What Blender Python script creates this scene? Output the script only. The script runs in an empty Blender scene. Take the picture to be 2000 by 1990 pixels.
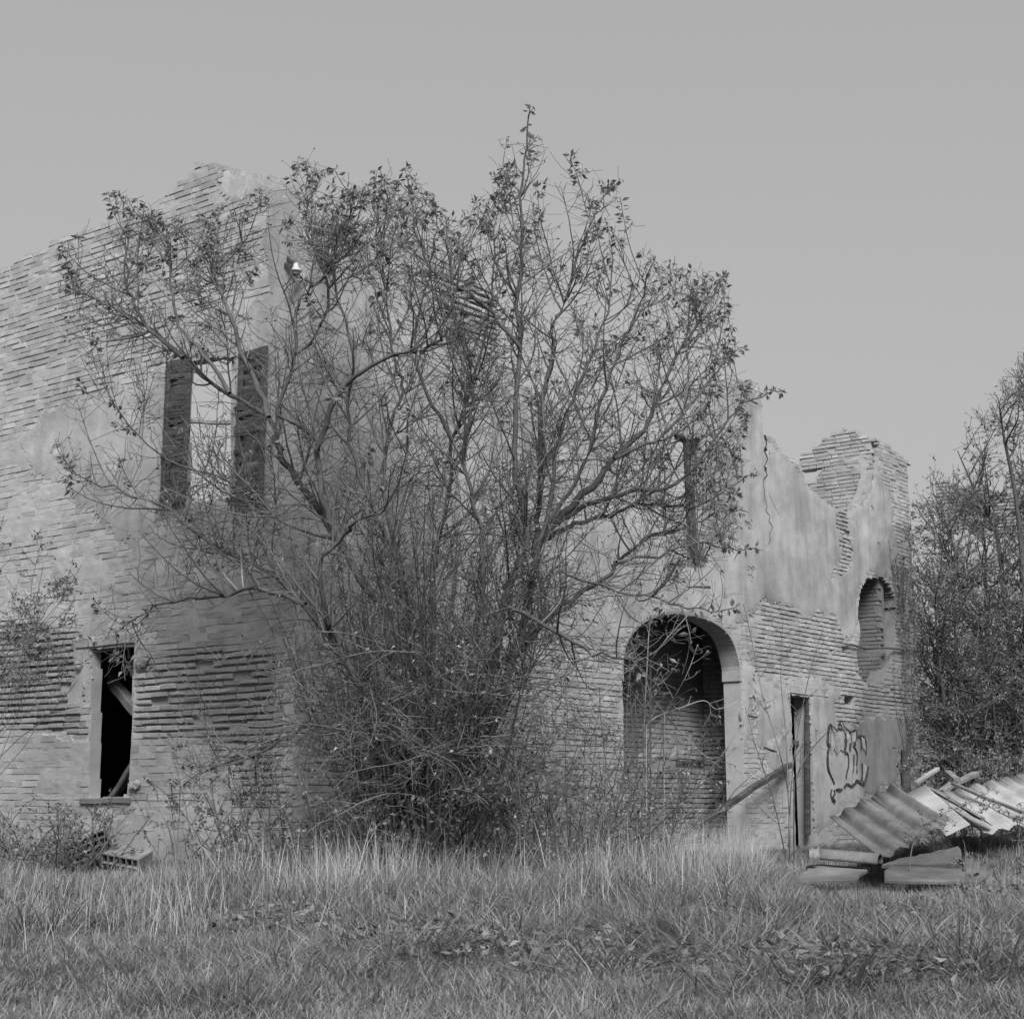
import bpy, math, random
import numpy as np
from math import radians, sin, cos, pi
from mathutils import Vector

SC = bpy.context.scene
COL = SC.collection
rng = np.random.default_rng(7)
random.seed(7)

# ------------------------------------------------------------------ camera
H, TILT, F = 0.88, radians(11.0), 2857.0           # eye height, upward tilt, focal length in photo pixels
cam_d = bpy.data.cameras.new('camera')
cam = bpy.data.objects.new('camera', cam_d)
COL.objects.link(cam)
cam_d.sensor_fit = 'HORIZONTAL'
cam_d.sensor_width = 56.0
cam_d.lens = 80.0
cam_d.clip_end = 2000
cam.location = (0, 0, H)
cam.rotation_euler = (radians(90) + TILT, 0, 0)
SC.camera = cam

# ------------------------------------------------------------------ sky, sun, exposure
SUN_EL, SUN_AZ = radians(44), radians(8)          # azimuth: degrees to the right of straight behind the camera
w = bpy.data.worlds.new('World')
SC.world = w
w.use_nodes = True
nt = w.node_tree
nt.nodes.clear()
sky = nt.nodes.new('ShaderNodeTexSky')
sky.sky_type = 'NISHITA'
sky.sun_disc = False
sky.sun_elevation = SUN_EL
sky.sun_rotation = pi - SUN_AZ
sky.air_density = 1.6
sky.dust_density = 6.0
sky.ozone_density = 1.0
bw = nt.nodes.new('ShaderNodeRGBToBW')             # black-and-white film
gm = nt.nodes.new('ShaderNodeMath'); gm.operation = 'POWER'; gm.inputs[1].default_value = 0.35
ml = nt.nodes.new('ShaderNodeMath'); ml.operation = 'MULTIPLY'; ml.inputs[1].default_value = 1.93
bg = nt.nodes.new('ShaderNodeBackground')
bg.inputs['Strength'].default_value = 0.12
wo = nt.nodes.new('ShaderNodeOutputWorld')
nt.links.new(sky.outputs[0], bw.inputs[0])
nt.links.new(bw.outputs[0], gm.inputs[0])
nt.links.new(gm.outputs[0], ml.inputs[0])
nt.links.new(ml.outputs[0], bg.inputs['Color'])
nt.links.new(bg.outputs[0], wo.inputs[0])

sd = bpy.data.lights.new('sun', 'SUN')
sd.energy = 4.1
sd.angle = radians(26)          # sun behind thin bright haze: soft, nearly shadowless light
sun = bpy.data.objects.new('sun', sd)
COL.objects.link(sun)
S = Vector((sin(SUN_AZ) * cos(SUN_EL), -cos(SUN_AZ) * cos(SUN_EL), sin(SUN_EL)))
sun.rotation_euler = S.to_track_quat('Z', 'Y').to_euler()
sun.location = S * 60
SC.view_settings.view_transform = 'Standard'
SC.view_settings.look = 'None'
SC.view_settings.gamma = 1.0
SC.view_settings.exposure = 0.5

# ------------------------------------------------------------------ helpers
CT, ST = cos(TILT), sin(TILT)

def ray(px, py):
    cx, cy = (px - 1000) / F, (995 - py) / F
    return np.array([cx, CT - ST * cy, ST + CT * cy])

def pt(px, py, depth):
    r = ray(px, py)
    return np.array([0, 0, H]) + r * (depth / r[1])

def proj(p):
    x, y, z = p[..., 0], p[..., 1], p[..., 2] - H
    d = y * CT + z * ST
    u = -y * ST + z * CT
    return 1000 + F * x / d, 995 - F * u / d

def lattice(seed):
    return np.random.default_rng(seed).random((64, 64))
_lat = {}
def vnoise(u, v, seed=0):
    if seed not in _lat:
        _lat[seed] = lattice(seed)
    L = _lat[seed]
    u = np.asarray(u, float); v = np.asarray(v, float)
    iu = np.floor(u).astype(int); iv = np.floor(v).astype(int)
    fu = u - iu; fv = v - iv
    fu = fu * fu * (3 - 2 * fu); fv = fv * fv * (3 - 2 * fv)
    a = L[iu % 64, iv % 64]; b = L[(iu + 1) % 64, iv % 64]
    c = L[iu % 64, (iv + 1) % 64]; d = L[(iu + 1) % 64, (iv + 1) % 64]
    return (a * (1 - fu) + b * fu) * (1 - fv) + (c * (1 - fu) + d * fu) * fv
def fbm(u, v, seed=0, o=3):
    s = 0; a = 1; t = 0
    for k in range(o):
        s = s + a * vnoise(np.asarray(u) * 2 ** k, np.asarray(v) * 2 ** k, seed + k); t += a; a *= .5
    return s / t

def inpoly(u, v, poly):
    u = np.asarray(u, float); v = np.asarray(v, float)
    r = np.zeros(np.broadcast(u, v).shape, bool)
    n = len(poly)
    for i in range(n):
        x0, y0 = poly[i]; x1, y1 = poly[(i + 1) % n]
        if y0 == y1: continue
        c = ((y0 > v) != (y1 > v)) & (u < (x1 - x0) * (v - y0) / (y1 - y0) + x0)
        r ^= c
    return r

def mk(name, V, faces, mat=None, parent=None, smooth=False, attrs=None):
    """one mesh object from numpy verts and a list of (n,k) face arrays"""
    me = bpy.data.meshes.new(name)
    V = np.ascontiguousarray(V, np.float32)
    me.vertices.add(len(V))
    me.vertices.foreach_set('co', V.ravel())
    faces = [np.asarray(f, np.int32) for f in faces if len(f)]
    tot = sum(f.size for f in faces); nf = sum(len(f) for f in faces)
    me.loops.add(tot); me.polygons.add(nf)
    me.loops.foreach_set('vertex_index', np.concatenate([f.ravel() for f in faces]))
    sizes = np.concatenate([np.full(len(f), f.shape[1], np.int32) for f in faces])
    st = np.concatenate([[0], np.cumsum(sizes)[:-1]]).astype(np.int32)
    me.polygons.foreach_set('loop_start', st)
    me.polygons.foreach_set('loop_total', sizes)
    me.polygons.foreach_set('use_smooth', np.full(nf, bool(smooth)))
    for k, a in (attrs or {}).items():
        at = me.attributes.new(k, 'FLOAT', 'POINT')
        at.data.foreach_set('value', np.ascontiguousarray(a, np.float32))
    me.update(calc_edges=True)
    if mat: me.materials.append(mat)
    o = bpy.data.objects.new(name, me)
    COL.objects.link(o)
    if parent: o.parent = parent
    return o

class MB:
    """collects boxes, prisms and tubes into one mesh"""
    def __init__(s): s.V = []; s.Q = []; s.T = []; s.n = 0
    def add(s, V, Q=(), T=()):
        V = np.asarray(V, float)
        s.V.append(V)
        if len(Q): s.Q.append(np.asarray(Q) + s.n)
        if len(T): s.T.append(np.asarray(T) + s.n)
        s.n += len(V)
    def hexa(s, P):          # 8 corners: bottom 4 ccw, top 4 ccw
        s.add(P, [[0, 3, 2, 1], [4, 5, 6, 7], [0, 1, 5, 4], [1, 2, 6, 5], [2, 3, 7, 6], [3, 0, 4, 7]])
    def box(s, c, ax, ay, az, sx, sy, sz, jit=0):
        c = np.asarray(c, float); ax = np.asarray(ax, float); ay = np.asarray(ay, float); az = np.asarray(az, float)
        P = [c + ax * sx * a + ay * sy * b + az * sz * e for e in (-.5, .5) for a, b in ((-.5, -.5), (.5, -.5), (.5, .5), (-.5, .5))]
        P = np.array(P)
        if jit: P = P + rng.normal(0, jit, P.shape)
        s.hexa(P)
    def beam(s, a, b, w_, h_, jit=0, up=(0, 0, 1)):
        a = np.asarray(a, float); b = np.asarray(b, float); d = b - a; L = np.linalg.norm(d); d = d / L
        x = np.cross(d, up); x /= np.linalg.norm(x); y = np.cross(x, d)
        n = max(2, int(L / .25) + 1)
        ring = []
        for i in range(n):
            c = a + d * L * i / (n - 1) + (rng.normal(0, jit, 3) if jit else 0)
            for p, q in ((-.5, -.35), (-.35, -.5), (.35, -.5), (.5, -.35), (.5, .35), (.35, .5), (-.35, .5), (-.5, .35)):
                ring.append(c + x * w_ * p + y * h_ * q)
        Q = []
        for i in range(n - 1):
            for k in range(8):
                Q.append([i * 8 + k, i * 8 + (k + 1) % 8, i * 8 + 8 + (k + 1) % 8, i * 8 + 8 + k])
        T = [[0, k + 1, k] for k in range(1, 7)] + [[(n - 1) * 8, (n - 1) * 8 + k, (n - 1) * 8 + k + 1] for k in range(1, 7)]
        s.add(ring, Q, T)
    def tube(s, pts, rad, k=8):
        V, Q = tube_batch(np.asarray(pts, float)[None], np.asarray(rad, float)[None], k)
        s.add(V, Q)
    def build(s, name, mat, parent=None, smooth=False):
        V = np.concatenate(s.V)
        fs = []
        if s.Q: fs.append(np.concatenate(s.Q))
        if s.T: fs.append(np.concatenate(s.T))
        return mk(name, V, fs, mat, parent, smooth)

def tube_batch(P, R, k):
    """P (n,m,3) polylines, R (n,m) radii -> verts, quads"""
    n, m, _ = P.shape
    D = np.empty_like(P)
    D[:, 1:-1] = P[:, 2:] - P[:, :-2]; D[:, 0] = P[:, 1] - P[:, 0]; D[:, -1] = P[:, -1] - P[:, -2]
    D /= np.linalg.norm(D, axis=2, keepdims=True) + 1e-9
    ref = np.where(np.abs(D[..., 2:3]) > .9, np.array([1., 0, 0]), np.array([0, 0, 1.]))
    X = np.cross(D, ref); X /= np.linalg.norm(X, axis=2, keepdims=True) + 1e-9
    Y = np.cross(D, X)
    a = np.arange(k) * 2 * pi / k
    V = P[:, :, None, :] + R[:, :, None, None] * (X[:, :, None, :] * np.cos(a)[:, None] + Y[:, :, None, :] * np.sin(a)[:, None])
    idx = np.arange(n * m * k).reshape(n, m, k)
    A = idx[:, :-1]; B = idx[:, 1:]
    Q = np.stack([A, np.roll(A, -1, 2), np.roll(B, -1, 2), B], -1).reshape(-1, 4)
    return V.reshape(-1, 3), Q

def smooth_line(P, per=5):
    P = np.asarray(P, float)
    t = np.linspace(0, len(P) - 1, (len(P) - 1) * per + 1)
    i = np.clip(np.floor(t).astype(int), 0, len(P) - 2); f = (t - i)[:, None]
    p0 = P[np.maximum(i - 1, 0)]; p1 = P[i]; p2 = P[i + 1]; p3 = P[np.minimum(i + 2, len(P) - 1)]
    return .5 * (2 * p1 + (p2 - p0) * f + (2 * p0 - 5 * p1 + 4 * p2 - p3) * f ** 2 + (3 * p1 - p0 - 3 * p2 + p3) * f ** 3)

def tubes_mesh(name, lines, mat, parent=None, smooth=True):
    """lines: list of (pts, radii, sides)"""
    groups = {}
    for p, r, k in lines:
        groups.setdefault((len(p), k), []).append((p, r))
    Vs, Qs, n = [], [], 0
    for (m, k), L in groups.items():
        V, Q = tube_batch(np.array([l[0] for l in L]), np.array([l[1] for l in L]), k)
        Vs.append(V); Qs.append(Q + n); n += len(V)
    return mk(name, np.concatenate(Vs), [np.concatenate(Qs)], mat, parent, smooth)

def leaves_mesh(name, B, D, L, W, mat, parent=None, fold=.25, curl=.3):
    """B base points, D unit directions, L lengths, W widths: folded, curled leaves"""
    B = np.asarray(B); D = np.asarray(D); L = np.asarray(L)[:, None]; W = np.asarray(W)[:, None]
    n = len(B)
    r = rng.normal(0, 1, (n, 3))
    X = np.cross(D, r); X /= np.linalg.norm(X, axis=1, keepdims=True) + 1e-9
    N = np.cross(X, D)
    bend = rng.uniform(-.2, 1, (n, 1)) * curl
    b = B; c = B + D * L * .5 - N * L * fold * .3
    l = B + D * L * .45 + X * W * .5 + N * L * .04; rr = B + D * L * .45 - X * W * .5 + N * L * .04
    t = B + D * L * (1 - bend * .3) - N * L * bend
    V = np.stack([b, l, t, rr, c], 1).reshape(-1, 3)
    i = np.arange(n)[:, None] * 5
    T = np.concatenate([i + np.array([0, 1, 4]), i + np.array([1, 2, 4]), i + np.array([2, 3, 4]), i + np.array([3, 0, 4])])
    return mk(name, V, [T], mat, parent)

# ------------------------------------------------------------------ materials (all neutral: the photograph is black and white)
def material(name, lo, hi, scale=6.0, island=0.0, bump=0.0, bscale=40.0, rough=.9, stain=0.0, streak=0.0,
             wash_shade=None, translucent=0.0, stretch=(1, 1, 1), fine=0.0, spec=.25):
    m = bpy.data.materials.new(name)
    m.use_nodes = True
    t = m.node_tree; N = t.nodes; K = t.links
    b = N['Principled BSDF']
    b.inputs['Roughness'].default_value = rough
    b.inputs['Specular IOR Level'].default_value = spec
    tc = N.new('ShaderNodeTexCoord')
    mp = N.new('ShaderNodeMapping'); mp.inputs['Scale'].default_value = stretch
    K.new(tc.outputs['Object'], mp.inputs['Vector'])
    def noise(sc, det=4.0, vec=mp, rg=.6):
        n = N.new('ShaderNodeTexNoise'); n.inputs['Scale'].default_value = sc
        n.inputs['Detail'].default_value = det; n.inputs['Roughness'].default_value = rg
        K.new(vec.outputs[0], n.inputs['Vector'])
        return n.outputs['Fac']
    def math_(op, a, c, clamp=False):
        n = N.new('ShaderNodeMath'); n.operation = op; n.use_clamp = clamp
        for i, x in enumerate((a, c)):
            if isinstance(x, (int, float)): n.inputs[i].default_value = x
            else: K.new(x, n.inputs[i])
        return n.outputs[0]
    def rmap(x, a0, a1, b0, b1):
        n = N.new('ShaderNodeMapRange'); n.clamp = True
        K.new(x, n.inputs[0])
        for i, q in enumerate((a0, a1, b0, b1)): n.inputs[1 + i].default_value = q
        return n.outputs[0]
    v = rmap(noise(scale), .3, .7, lo, hi)
    if island:
        g = N.new('ShaderNodeNewGeometry')
        v = math_('MULTIPLY', v, rmap(g.outputs['Random Per Island'], 0, 1, 1 - island, 1 + island))
    if wash_shade:
        a = N.new('ShaderNodeAttribute'); a.attribute_name = 'wash_shade'
        v = math_('MULTIPLY', v, rmap(a.outputs['Fac'], 0, 1, wash_shade, 1.0))
    if stain:
        v = math_('MULTIPLY', v, rmap(noise(scale * .22, 6.0), .42, .62, 1.0, 1 - stain))
    if streak:
        mp2 = N.new('ShaderNodeMapping'); mp2.inputs['Scale'].default_value = (3.2, 3.2, .35)
        K.new(tc.outputs['Object'], mp2.inputs['Vector'])
        v = math_('MULTIPLY', v, rmap(noise(1.6, 5.0, mp2), .48, .7, 1.0, 1 - streak))
    if fine:
        v = math_('MULTIPLY', v, rmap(noise(90, 3.0), .3, .7, 1 - fine, 1 + fine))
    K.new(v, b.inputs['Base Color'])
    if bump:
        bn = N.new('ShaderNodeBump'); bn.inputs['Strength'].default_value = bump; bn.inputs['Distance'].default_value = .01
        K.new(noise(bscale, 6.0), bn.inputs['Height'])
        K.new(bn.outputs[0], b.inputs['Normal'])
    if translucent:
        tr = N.new('ShaderNodeBsdfTranslucent'); K.new(v, tr.inputs['Color'])
        mx = N.new('ShaderNodeMixShader'); mx.inputs[0].default_value = translucent
        K.new(b.outputs[0], mx.inputs[1]); K.new(tr.outputs[0], mx.inputs[2])
        K.new(mx.outputs[0], N['Material Output'].inputs['Surface'])
    return m

M = dict(
    brick=material('weathered_brick', .27, .36, 5, island=.14, bump=.5, bscale=45, stain=.14, streak=.12, wash_shade=.45, fine=.08),
    mortar=material('lime_mortar', .28, .37, 4, bump=.5, bscale=60, stain=.14, wash_shade=.45, fine=.08),
    plaster=material('old_plaster', .265, .385, 3.2, bump=.5, bscale=26, stain=.26, streak=.20, wash_shade=.35, fine=.08),
    bark=material('bark', .05, .10, 9, bump=.8, bscale=30, stretch=(1, 1, .4), fine=.2),
    twig=material('twig_bark', .07, .15, 3, island=.4),
    twig_pale=material('pale_twig', .20, .32, 3, island=.25),
    leaf=material('leaf', .12, .22, 3, island=.5, translucent=.35, rough=.55),
    leaf_pale=material('withered_leaf', .13, .28, 3, island=.5, translucent=.25, rough=.6),
    leaf_dark=material('bramble_leaf', .10, .20, 2, island=.55, translucent=.3, rough=.6),
    grass=material('grass_blade', .13, .25, 1.1, island=.5, translucent=.35, rough=.6),
    straw=material('dry_straw', .30, .50, .8, island=.35, translucent=.3, rough=.7),
    soil=material('turf_soil', .06, .11, 2.0, bump=1, bscale=20),
    wood=material('old_wood', .035, .10, 5, bump=.9, bscale=30, stretch=(1, 1, 6), fine=.25, stain=.3),
    beam=material('beam_wood', .12, .22, 6, bump=.8, bscale=30, stretch=(1, 1, .3), fine=.25, stain=.3),
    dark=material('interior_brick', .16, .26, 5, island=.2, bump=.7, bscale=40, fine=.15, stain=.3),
    mortar_dark=material('interior_mortar', .12, .22, 7, bump=.8, bscale=60),  # darker mortar for the inner walls
    pale_frame=material('flaked_paint', .25, .36, 9, bump=.7, bscale=50, stain=.3, fine=.15),
    sheet=material('fibre_cement', .12, .19, 4.5, bump=.8, bscale=70, stain=.5, fine=.3),
    sheet_pale=material('pale_fibre_cement', .28, .38, 4.5, bump=.6, bscale=70, stain=.35, fine=.2),
    clay=material('hollow_clay', .16, .26, 6, bump=.6, bscale=60, stain=.2, fine=.12),
    clay_shade=material('clay_cell_shade', .04, .07, 6),
    paint_black=material('spray_black', .02, .07, 14, fine=.4),
    paint_pale=material('spray_pale', .27, .42, 14, stain=.4, fine=.25),
    ceramic=material('white_ceramic', .36, .44, 4, rough=.25, spec=.5),
    iron=material('rusty_iron', .05, .10, 8, bump=.5),
)

def tag(o, label=None, cat=None, group=None, kind=None):
    if label: o['label'] = label
    if cat: o['category'] = cat
    if group: o['group'] = group
    if kind: o['kind'] = kind
    return o
def empty(name, loc, label=None, cat=None, group=None):
    o = bpy.data.objects.new(name, None)
    o.empty_display_size = .3
    COL.objects.link(o)
    o.location = [float(x) for x in loc]
    return tag(o, label, cat, group)
def keep(child):       # children are built in world coordinates: undo the parent's offset
    child.matrix_parent_inverse = parent_inv(child.parent)
    return child
def parent_inv(p):
    from mathutils import Matrix
    loc = Vector((0, 0, 0))
    q = p
    while q is not None:
        loc = loc + Vector(q.location); q = q.parent
    return Matrix.Translation(-loc)

# ------------------------------------------------------------------ ground
def ground_z(x, y):
    x = np.asarray(x, float); y = np.asarray(y, float)
    z = .10 * (fbm(x * .35 + 9, y * .35 + 5, 31, 2) - .5)
    z = z + .46 * np.exp(-((x - 4.45) / 1.15) ** 2 - ((y - 14.5) / .75) ** 2)
    return z + .26 * np.exp(-((x + 4.35) / 1.1) ** 2 - ((y - 15.6) / .8) ** 2)
gx = np.concatenate([[-600, -150, -60, -30], np.arange(-16, 16.01, .2), [30, 60, 150, 600]])
gy = np.concatenate([[-600, -60, -10], np.arange(0, 34.01, .25), [50, 90, 200, 600]])
GX, GY = np.meshgrid(gx, gy, indexing='ij')
GZ = ground_z(GX, GY)
idx = np.arange(GX.size).reshape(GX.shape)
q = np.stack([idx[:-1, :-1], idx[1:, :-1], idx[1:, 1:], idx[:-1, 1:]], -1).reshape(-1, 4)
tag(mk('ground', np.stack([GX, GY, GZ], -1).reshape(-1, 3), [q], M['soil'], smooth=True), kind='structure')

# ------------------------------------------------------------------ wall planes of the ruin
r0 = ray(597, 600)
C0 = np.array([r0[0] / r0[1] * 15.0, 15.0])          # the near corner of the house
dA = np.array([-1.41, 1.0]); dA /= np.linalg.norm(dA)
dB = np.array([.79, 1.0]); dB /= np.linalg.norm(dB)
nA = np.array([-dA[1], dA[0]]); nA = nA if nA @ (-C0) > 0 else -nA
nB = np.array([-dB[1], dB[0]]); nB = nB if nB @ (-C0) > 0 else -nB

class Plane:
    def __init__(s, C, d, n): s.C, s.d, s.n = np.asarray(C, float), d, n
    def uz(s, px, py, off=0.0):
        r = ray(px, py)
        C = s.C + s.n * off
        k = (C @ s.n) / (r[0] * s.n[0] + r[1] * s.n[1])
        P = np.array([0, 0, H]) + r * k
        return ((P[:2] - C) @ s.d, P[2])
    def xyz(s, u, z, off=0.0):
        u = np.asarray(u, float); z = np.asarray(z, float); off = np.asarray(off, float)
        u, z, off = np.broadcast_arrays(u, z, off)
        return np.stack([s.C[0] + s.d[0] * u + s.n[0] * off, s.C[1] + s.d[1] * u + s.n[1] * off, z], -1)
    def poly(s, pxs): return [s.uz(*p) for p in pxs]
PA = Plane(C0, dA, nA)
PB = Plane(C0, dB, nB)

def spans(poly, z):
    xs = []
    n = len(poly)
    for i in range(n):
        x0, y0 = poly[i]; x1, y1 = poly[(i + 1) % n]
        if (y0 > z) != (y1 > z): xs.append((x1 - x0) * (z - y0) / (y1 - y0) + x0)
    xs.sort()
    return list(zip(xs[::2], xs[1::2]))

def brick_wall(name, parent, pl, outline, holes, T, deep=None, wash_shade=None, plaster=None, ch=.074, BL=.27, seed=1,
               mats=('brick', 'mortar', 'plaster'), gap=.05, ragged=.10, pl_wash=None, prough=.16, smear=.50):
    R = np.random.default_rng(seed)
    deep = deep or (lambda u, z: np.zeros_like(np.asarray(u, float)))
    wash_shade = wash_shade or (lambda u, z: np.ones_like(np.asarray(u, float)))
    zmin = min(p[1] for p in outline); zmax = max(p[1] for p in outline)
    umin = min(p[0] for p in outline); umax = max(p[0] for p in outline)
    # ---- bricks laid course by course
    U0, U1, Z0 = [], [], []
    k = int(math.floor(zmin / ch))
    while k * ch < zmax:
        zc = (k + .5) * ch
        sp = [(a, b, True, True) for a, b in spans(outline, zc)]
        for h in holes:
            for ha, hb in spans(h, zc):
                nsp = []
                for a, b, ra, rb in sp:
                    if hb <= a or ha >= b: nsp.append((a, b, ra, rb)); continue
                    if ha > a: nsp.append((a, ha, ra, False))
                    if hb < b: nsp.append((hb, b, False, rb))
                sp = nsp
        for a, b, ra, rb in sp:
            if ra: a += R.uniform(0, ragged) * (a > umin + .02)
            else: a += R.uniform(0, .02)
            if rb: b -= R.uniform(0, ragged) * (b < umax - .02)
            else: b -= R.uniform(0, .02)
            u = math.floor(a / BL) * BL + (BL * .5 if k % 2 else 0) + R.uniform(-.03, .03) - BL
            while u < b:
                L = BL * (.5 if R.random() < .2 else 1) + R.uniform(-.015, .015)
                x0, x1 = max(u, a), min(u + L, b)
                if x1 - x0 > .045: U0.append(x0); U1.append(x1); Z0.append(k * ch)
                u += L
        k += 1
    U0 = np.array(U0); U1 = np.array(U1); Z0 = np.array(Z0)
    n = len(U0)
    um = (U0 + U1) / 2; zm = Z0 + ch / 2
    dp = deep(um, zm)
    vj = .006 + .003 * dp
    hj = .004 + .010 * dp
    u0 = U0 + vj; u1 = U1 - vj
    z0 = Z0 + hj * R.uniform(.5, 1.3, n); z1 = Z0 + ch - hj * R.uniform(.5, 1.3, n)
    off = R.normal(0, .0025 + .006 * dp, n)
    out = R.random(n) < .012 + .02 * dp          # lost brick: sunk deep
    off = np.where(out & (dp > .3), -.07, off)
    c = .002 + .006 * dp
    zs = lambda u: .012 * (fbm(u * .8 + seed, Z0 * .5, seed + 40, 2) - .5) * 2
    def row(ua, za, o, j):
        uu = ua + R.normal(0, j, n); zz = za + R.normal(0, j, n)
        return pl.xyz(uu, zz + zs(ua), o + R.normal(0, j, n))
    V = np.stack([row(u0, z0, off - c, .002), row(u1, z0, off - c, .002), row(u1, z1, off - c, .002), row(u0, z1, off - c, .002),
                  row(u0 + c, z0 + c, off, .003), row(u1 - c, z0 + c, off, .003), row(u1 - c, z1 - c, off, .003), row(u0 + c, z1 - c, off, .003),
                  row(u0, z0, off * 0 - .13, 0), row(u1, z0, off * 0 - .13, 0), row(u1, z1, off * 0 - .13, 0), row(u0, z1, off * 0 - .13, 0)], 1)
    fl = np.array([[4, 5, 6, 7], [0, 1, 5, 4], [1, 2, 6, 5], [2, 3, 7, 6], [3, 0, 4, 7], [8, 9, 1, 0], [9, 10, 2, 1], [10, 11, 3, 2], [11, 8, 0, 3]])
    if (pl.d[0] * pl.n[1] - pl.d[1] * pl.n[0]) > 0: fl = fl[:, ::-1]
    Q = (np.arange(n)[:, None, None] * 12 + fl[None]).reshape(-1, 4)
    wv = np.repeat(wash_shade(um, zm), 12)
    W = mk(name, V.reshape(-1, 3), [Q], M[mats[0]], parent, attrs={'wash_shade': wv})
    if parent: keep(W)
    # ---- mortar core behind the bricks, with its jambs
    hu = [p[0] for h in holes for p in h]; hz = [p[1] for h in holes for p in h]
    gu = np.unique(np.round(np.concatenate([np.arange(umin, umax + gap, gap), hu, [umin, umax]]), 4))
    gz = np.unique(np.round(np.concatenate([np.arange(zmin, zmax + gap, gap), hz]), 4))
    gu = gu[(gu >= umin - 1e-6) & (gu <= umax + 1e-6)]
    gu = gu[np.concatenate([[True], np.diff(gu) > .003])]; gz = gz[np.concatenate([[True], np.diff(gz) > .003])]
    cu = (gu[:-1] + gu[1:]) / 2; cz = (gz[:-1] + gz[1:]) / 2
    CU, CZ = np.meshgrid(cu, cz, indexing='ij')
    fill = inpoly(CU, CZ, outline) & inpoly(CU, CZ + .07, outline)
    fill &= (inpoly(CU - .06, CZ, outline) | (CU - .06 < umin)) & (inpoly(CU + .06, CZ, outline) | (CU + .06 > umax))
    for h in holes: fill &= ~inpoly(CU, CZ, h)
    GU, GZ2 = np.meshgrid(gu, gz, indexing='ij')
    dq = deep(GU, GZ2)
    dpt = .060 * dq * (.35 + .9 * fbm(GU * 4, GZ2 * 3, seed + 9)) + .030 * (fbm(GU * 3.1, GZ2 * 6, seed + 3, 4) - (smear(GU, GZ2) if callable(smear) else smear)) * (1 - .4 * dq)
    Fv = pl.xyz(GU, GZ2, -np.maximum(dpt, -.008)).reshape(-1, 3)
    Bv = pl.xyz(GU, GZ2, -T + 0 * GU).reshape(-1, 3)
    ix = np.arange(GU.size).reshape(GU.shape); nb = GU.size
    i, j = np.nonzero(fill)
    a, b_, c_, d_ = ix[i, j], ix[i + 1, j], ix[i + 1, j + 1], ix[i, j + 1]
    qs = [np.stack([a, b_, c_, d_], 1), np.stack([a, d_, c_, b_], 1) + nb]
    pad = np.pad(fill, 1)
    for di, dj, e in ((-1, 0, (3, 0)), (1, 0, (1, 2)), (0, -1, (0, 1)), (0, 1, (2, 3))):
        m_ = ~pad[i + 1 + di, j + 1 + dj]
        co = [a, b_, c_, d_]
        p, q_ = co[e[0]][m_], co[e[1]][m_]
        qs.append(np.stack([q_, p, p + nb, q_ + nb], 1))
    wc = wash_shade(GU, GZ2).ravel()
    mk('mortar', np.concatenate([Fv, Bv]), [np.concatenate(qs)], M[mats[1]], W, attrs={'wash_shade': np.concatenate([wc, wc])})
    # ---- plaster patches, a thin coat standing proud of the bricks
    if plaster:
        g = .045
        gu = np.arange(umin, umax + g, g); gz = np.arange(zmin, zmax + g, g)
        GU, GZ2 = np.meshgrid(gu, gz, indexing='ij')
        GU = GU + R.normal(0, .015, GU.shape); GZ2 = GZ2 + R.normal(0, .015, GZ2.shape)
        GU = np.clip(GU, umin, umax)
        CU = (GU[:-1, :-1] + GU[1:, 1:]) / 2; CZ = (GZ2[:-1, :-1] + GZ2[1:, 1:]) / 2
        wu = CU + prough * 2 * (fbm(CU * 1.6, CZ * 1.6, seed + 60, 4) - .5) + prough * .7 * (fbm(CU * 7, CZ * 7, seed + 66, 2) - .5)
        wz = CZ + prough * 2 * (fbm(CU * 1.6 + 7, CZ * 1.6 + 3, seed + 70, 4) - .5) + prough * .7 * (fbm(CU * 7, CZ * 7, seed + 76, 2) - .5)
        fill = np.zeros(CU.shape, bool)
        for p in plaster['add']: fill |= inpoly(wu, wz, p)
        for p in plaster.get('cut', []): fill &= ~inpoly(wu, wz, p)
        fill &= ~(fbm(CU * 2.2, CZ * 2.6, seed + 80, 3) > plaster.get('flake', .74))
        fill &= inpoly(CU, CZ + .05, outline) & inpoly(CU - .03, CZ, outline) & inpoly(CU + .03, CZ, outline)
        for h in holes: fill &= ~inpoly(CU, CZ, h)
        fp = np.pad(fill.astype(float), 3); bl = sum(fp[a:a + fill.shape[0] + 1, b:b + fill.shape[1] + 1] for a in range(6) for b in range(6)) / 36
        of = np.clip((bl - .30) * 1.9, .12, 1) * .010 + .012 * (fbm(GU * 1.2, GZ2 * 1.2, seed + 90, 4) - .4)
        Fv = pl.xyz(GU, GZ2, of).reshape(-1, 3); Bv = pl.xyz(GU, GZ2, -.02 + 0 * GU).reshape(-1, 3)
        ix = np.arange(GU.size).reshape(GU.shape); nb = GU.size
        i, j = np.nonzero(fill)
        a, b_, c_, d_ = ix[i, j], ix[i + 1, j], ix[i + 1, j + 1], ix[i, j + 1]
        qs = [np.stack([a, b_, c_, d_], 1)]
        pad = np.pad(fill, 1)
        for di, dj, e in ((-1, 0, (3, 0)), (1, 0, (1, 2)), (0, -1, (0, 1)), (0, 1, (2, 3))):
            m_ = ~pad[i + 1 + di, j + 1 + dj]
            co = [a, b_, c_, d_]
            p, q_ = co[e[0]][m_], co[e[1]][m_]
            qs.append(np.stack([q_, p, p + nb, q_ + nb], 1))
        Q = np.concatenate(qs)
        V = np.concatenate([Fv, Bv])
        wv = (pl_wash(GU, GZ2) if pl_wash else np.ones(GU.shape)).ravel()
        wv = np.concatenate([wv, wv])
        used, inv = np.unique(Q, return_inverse=True)
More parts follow.
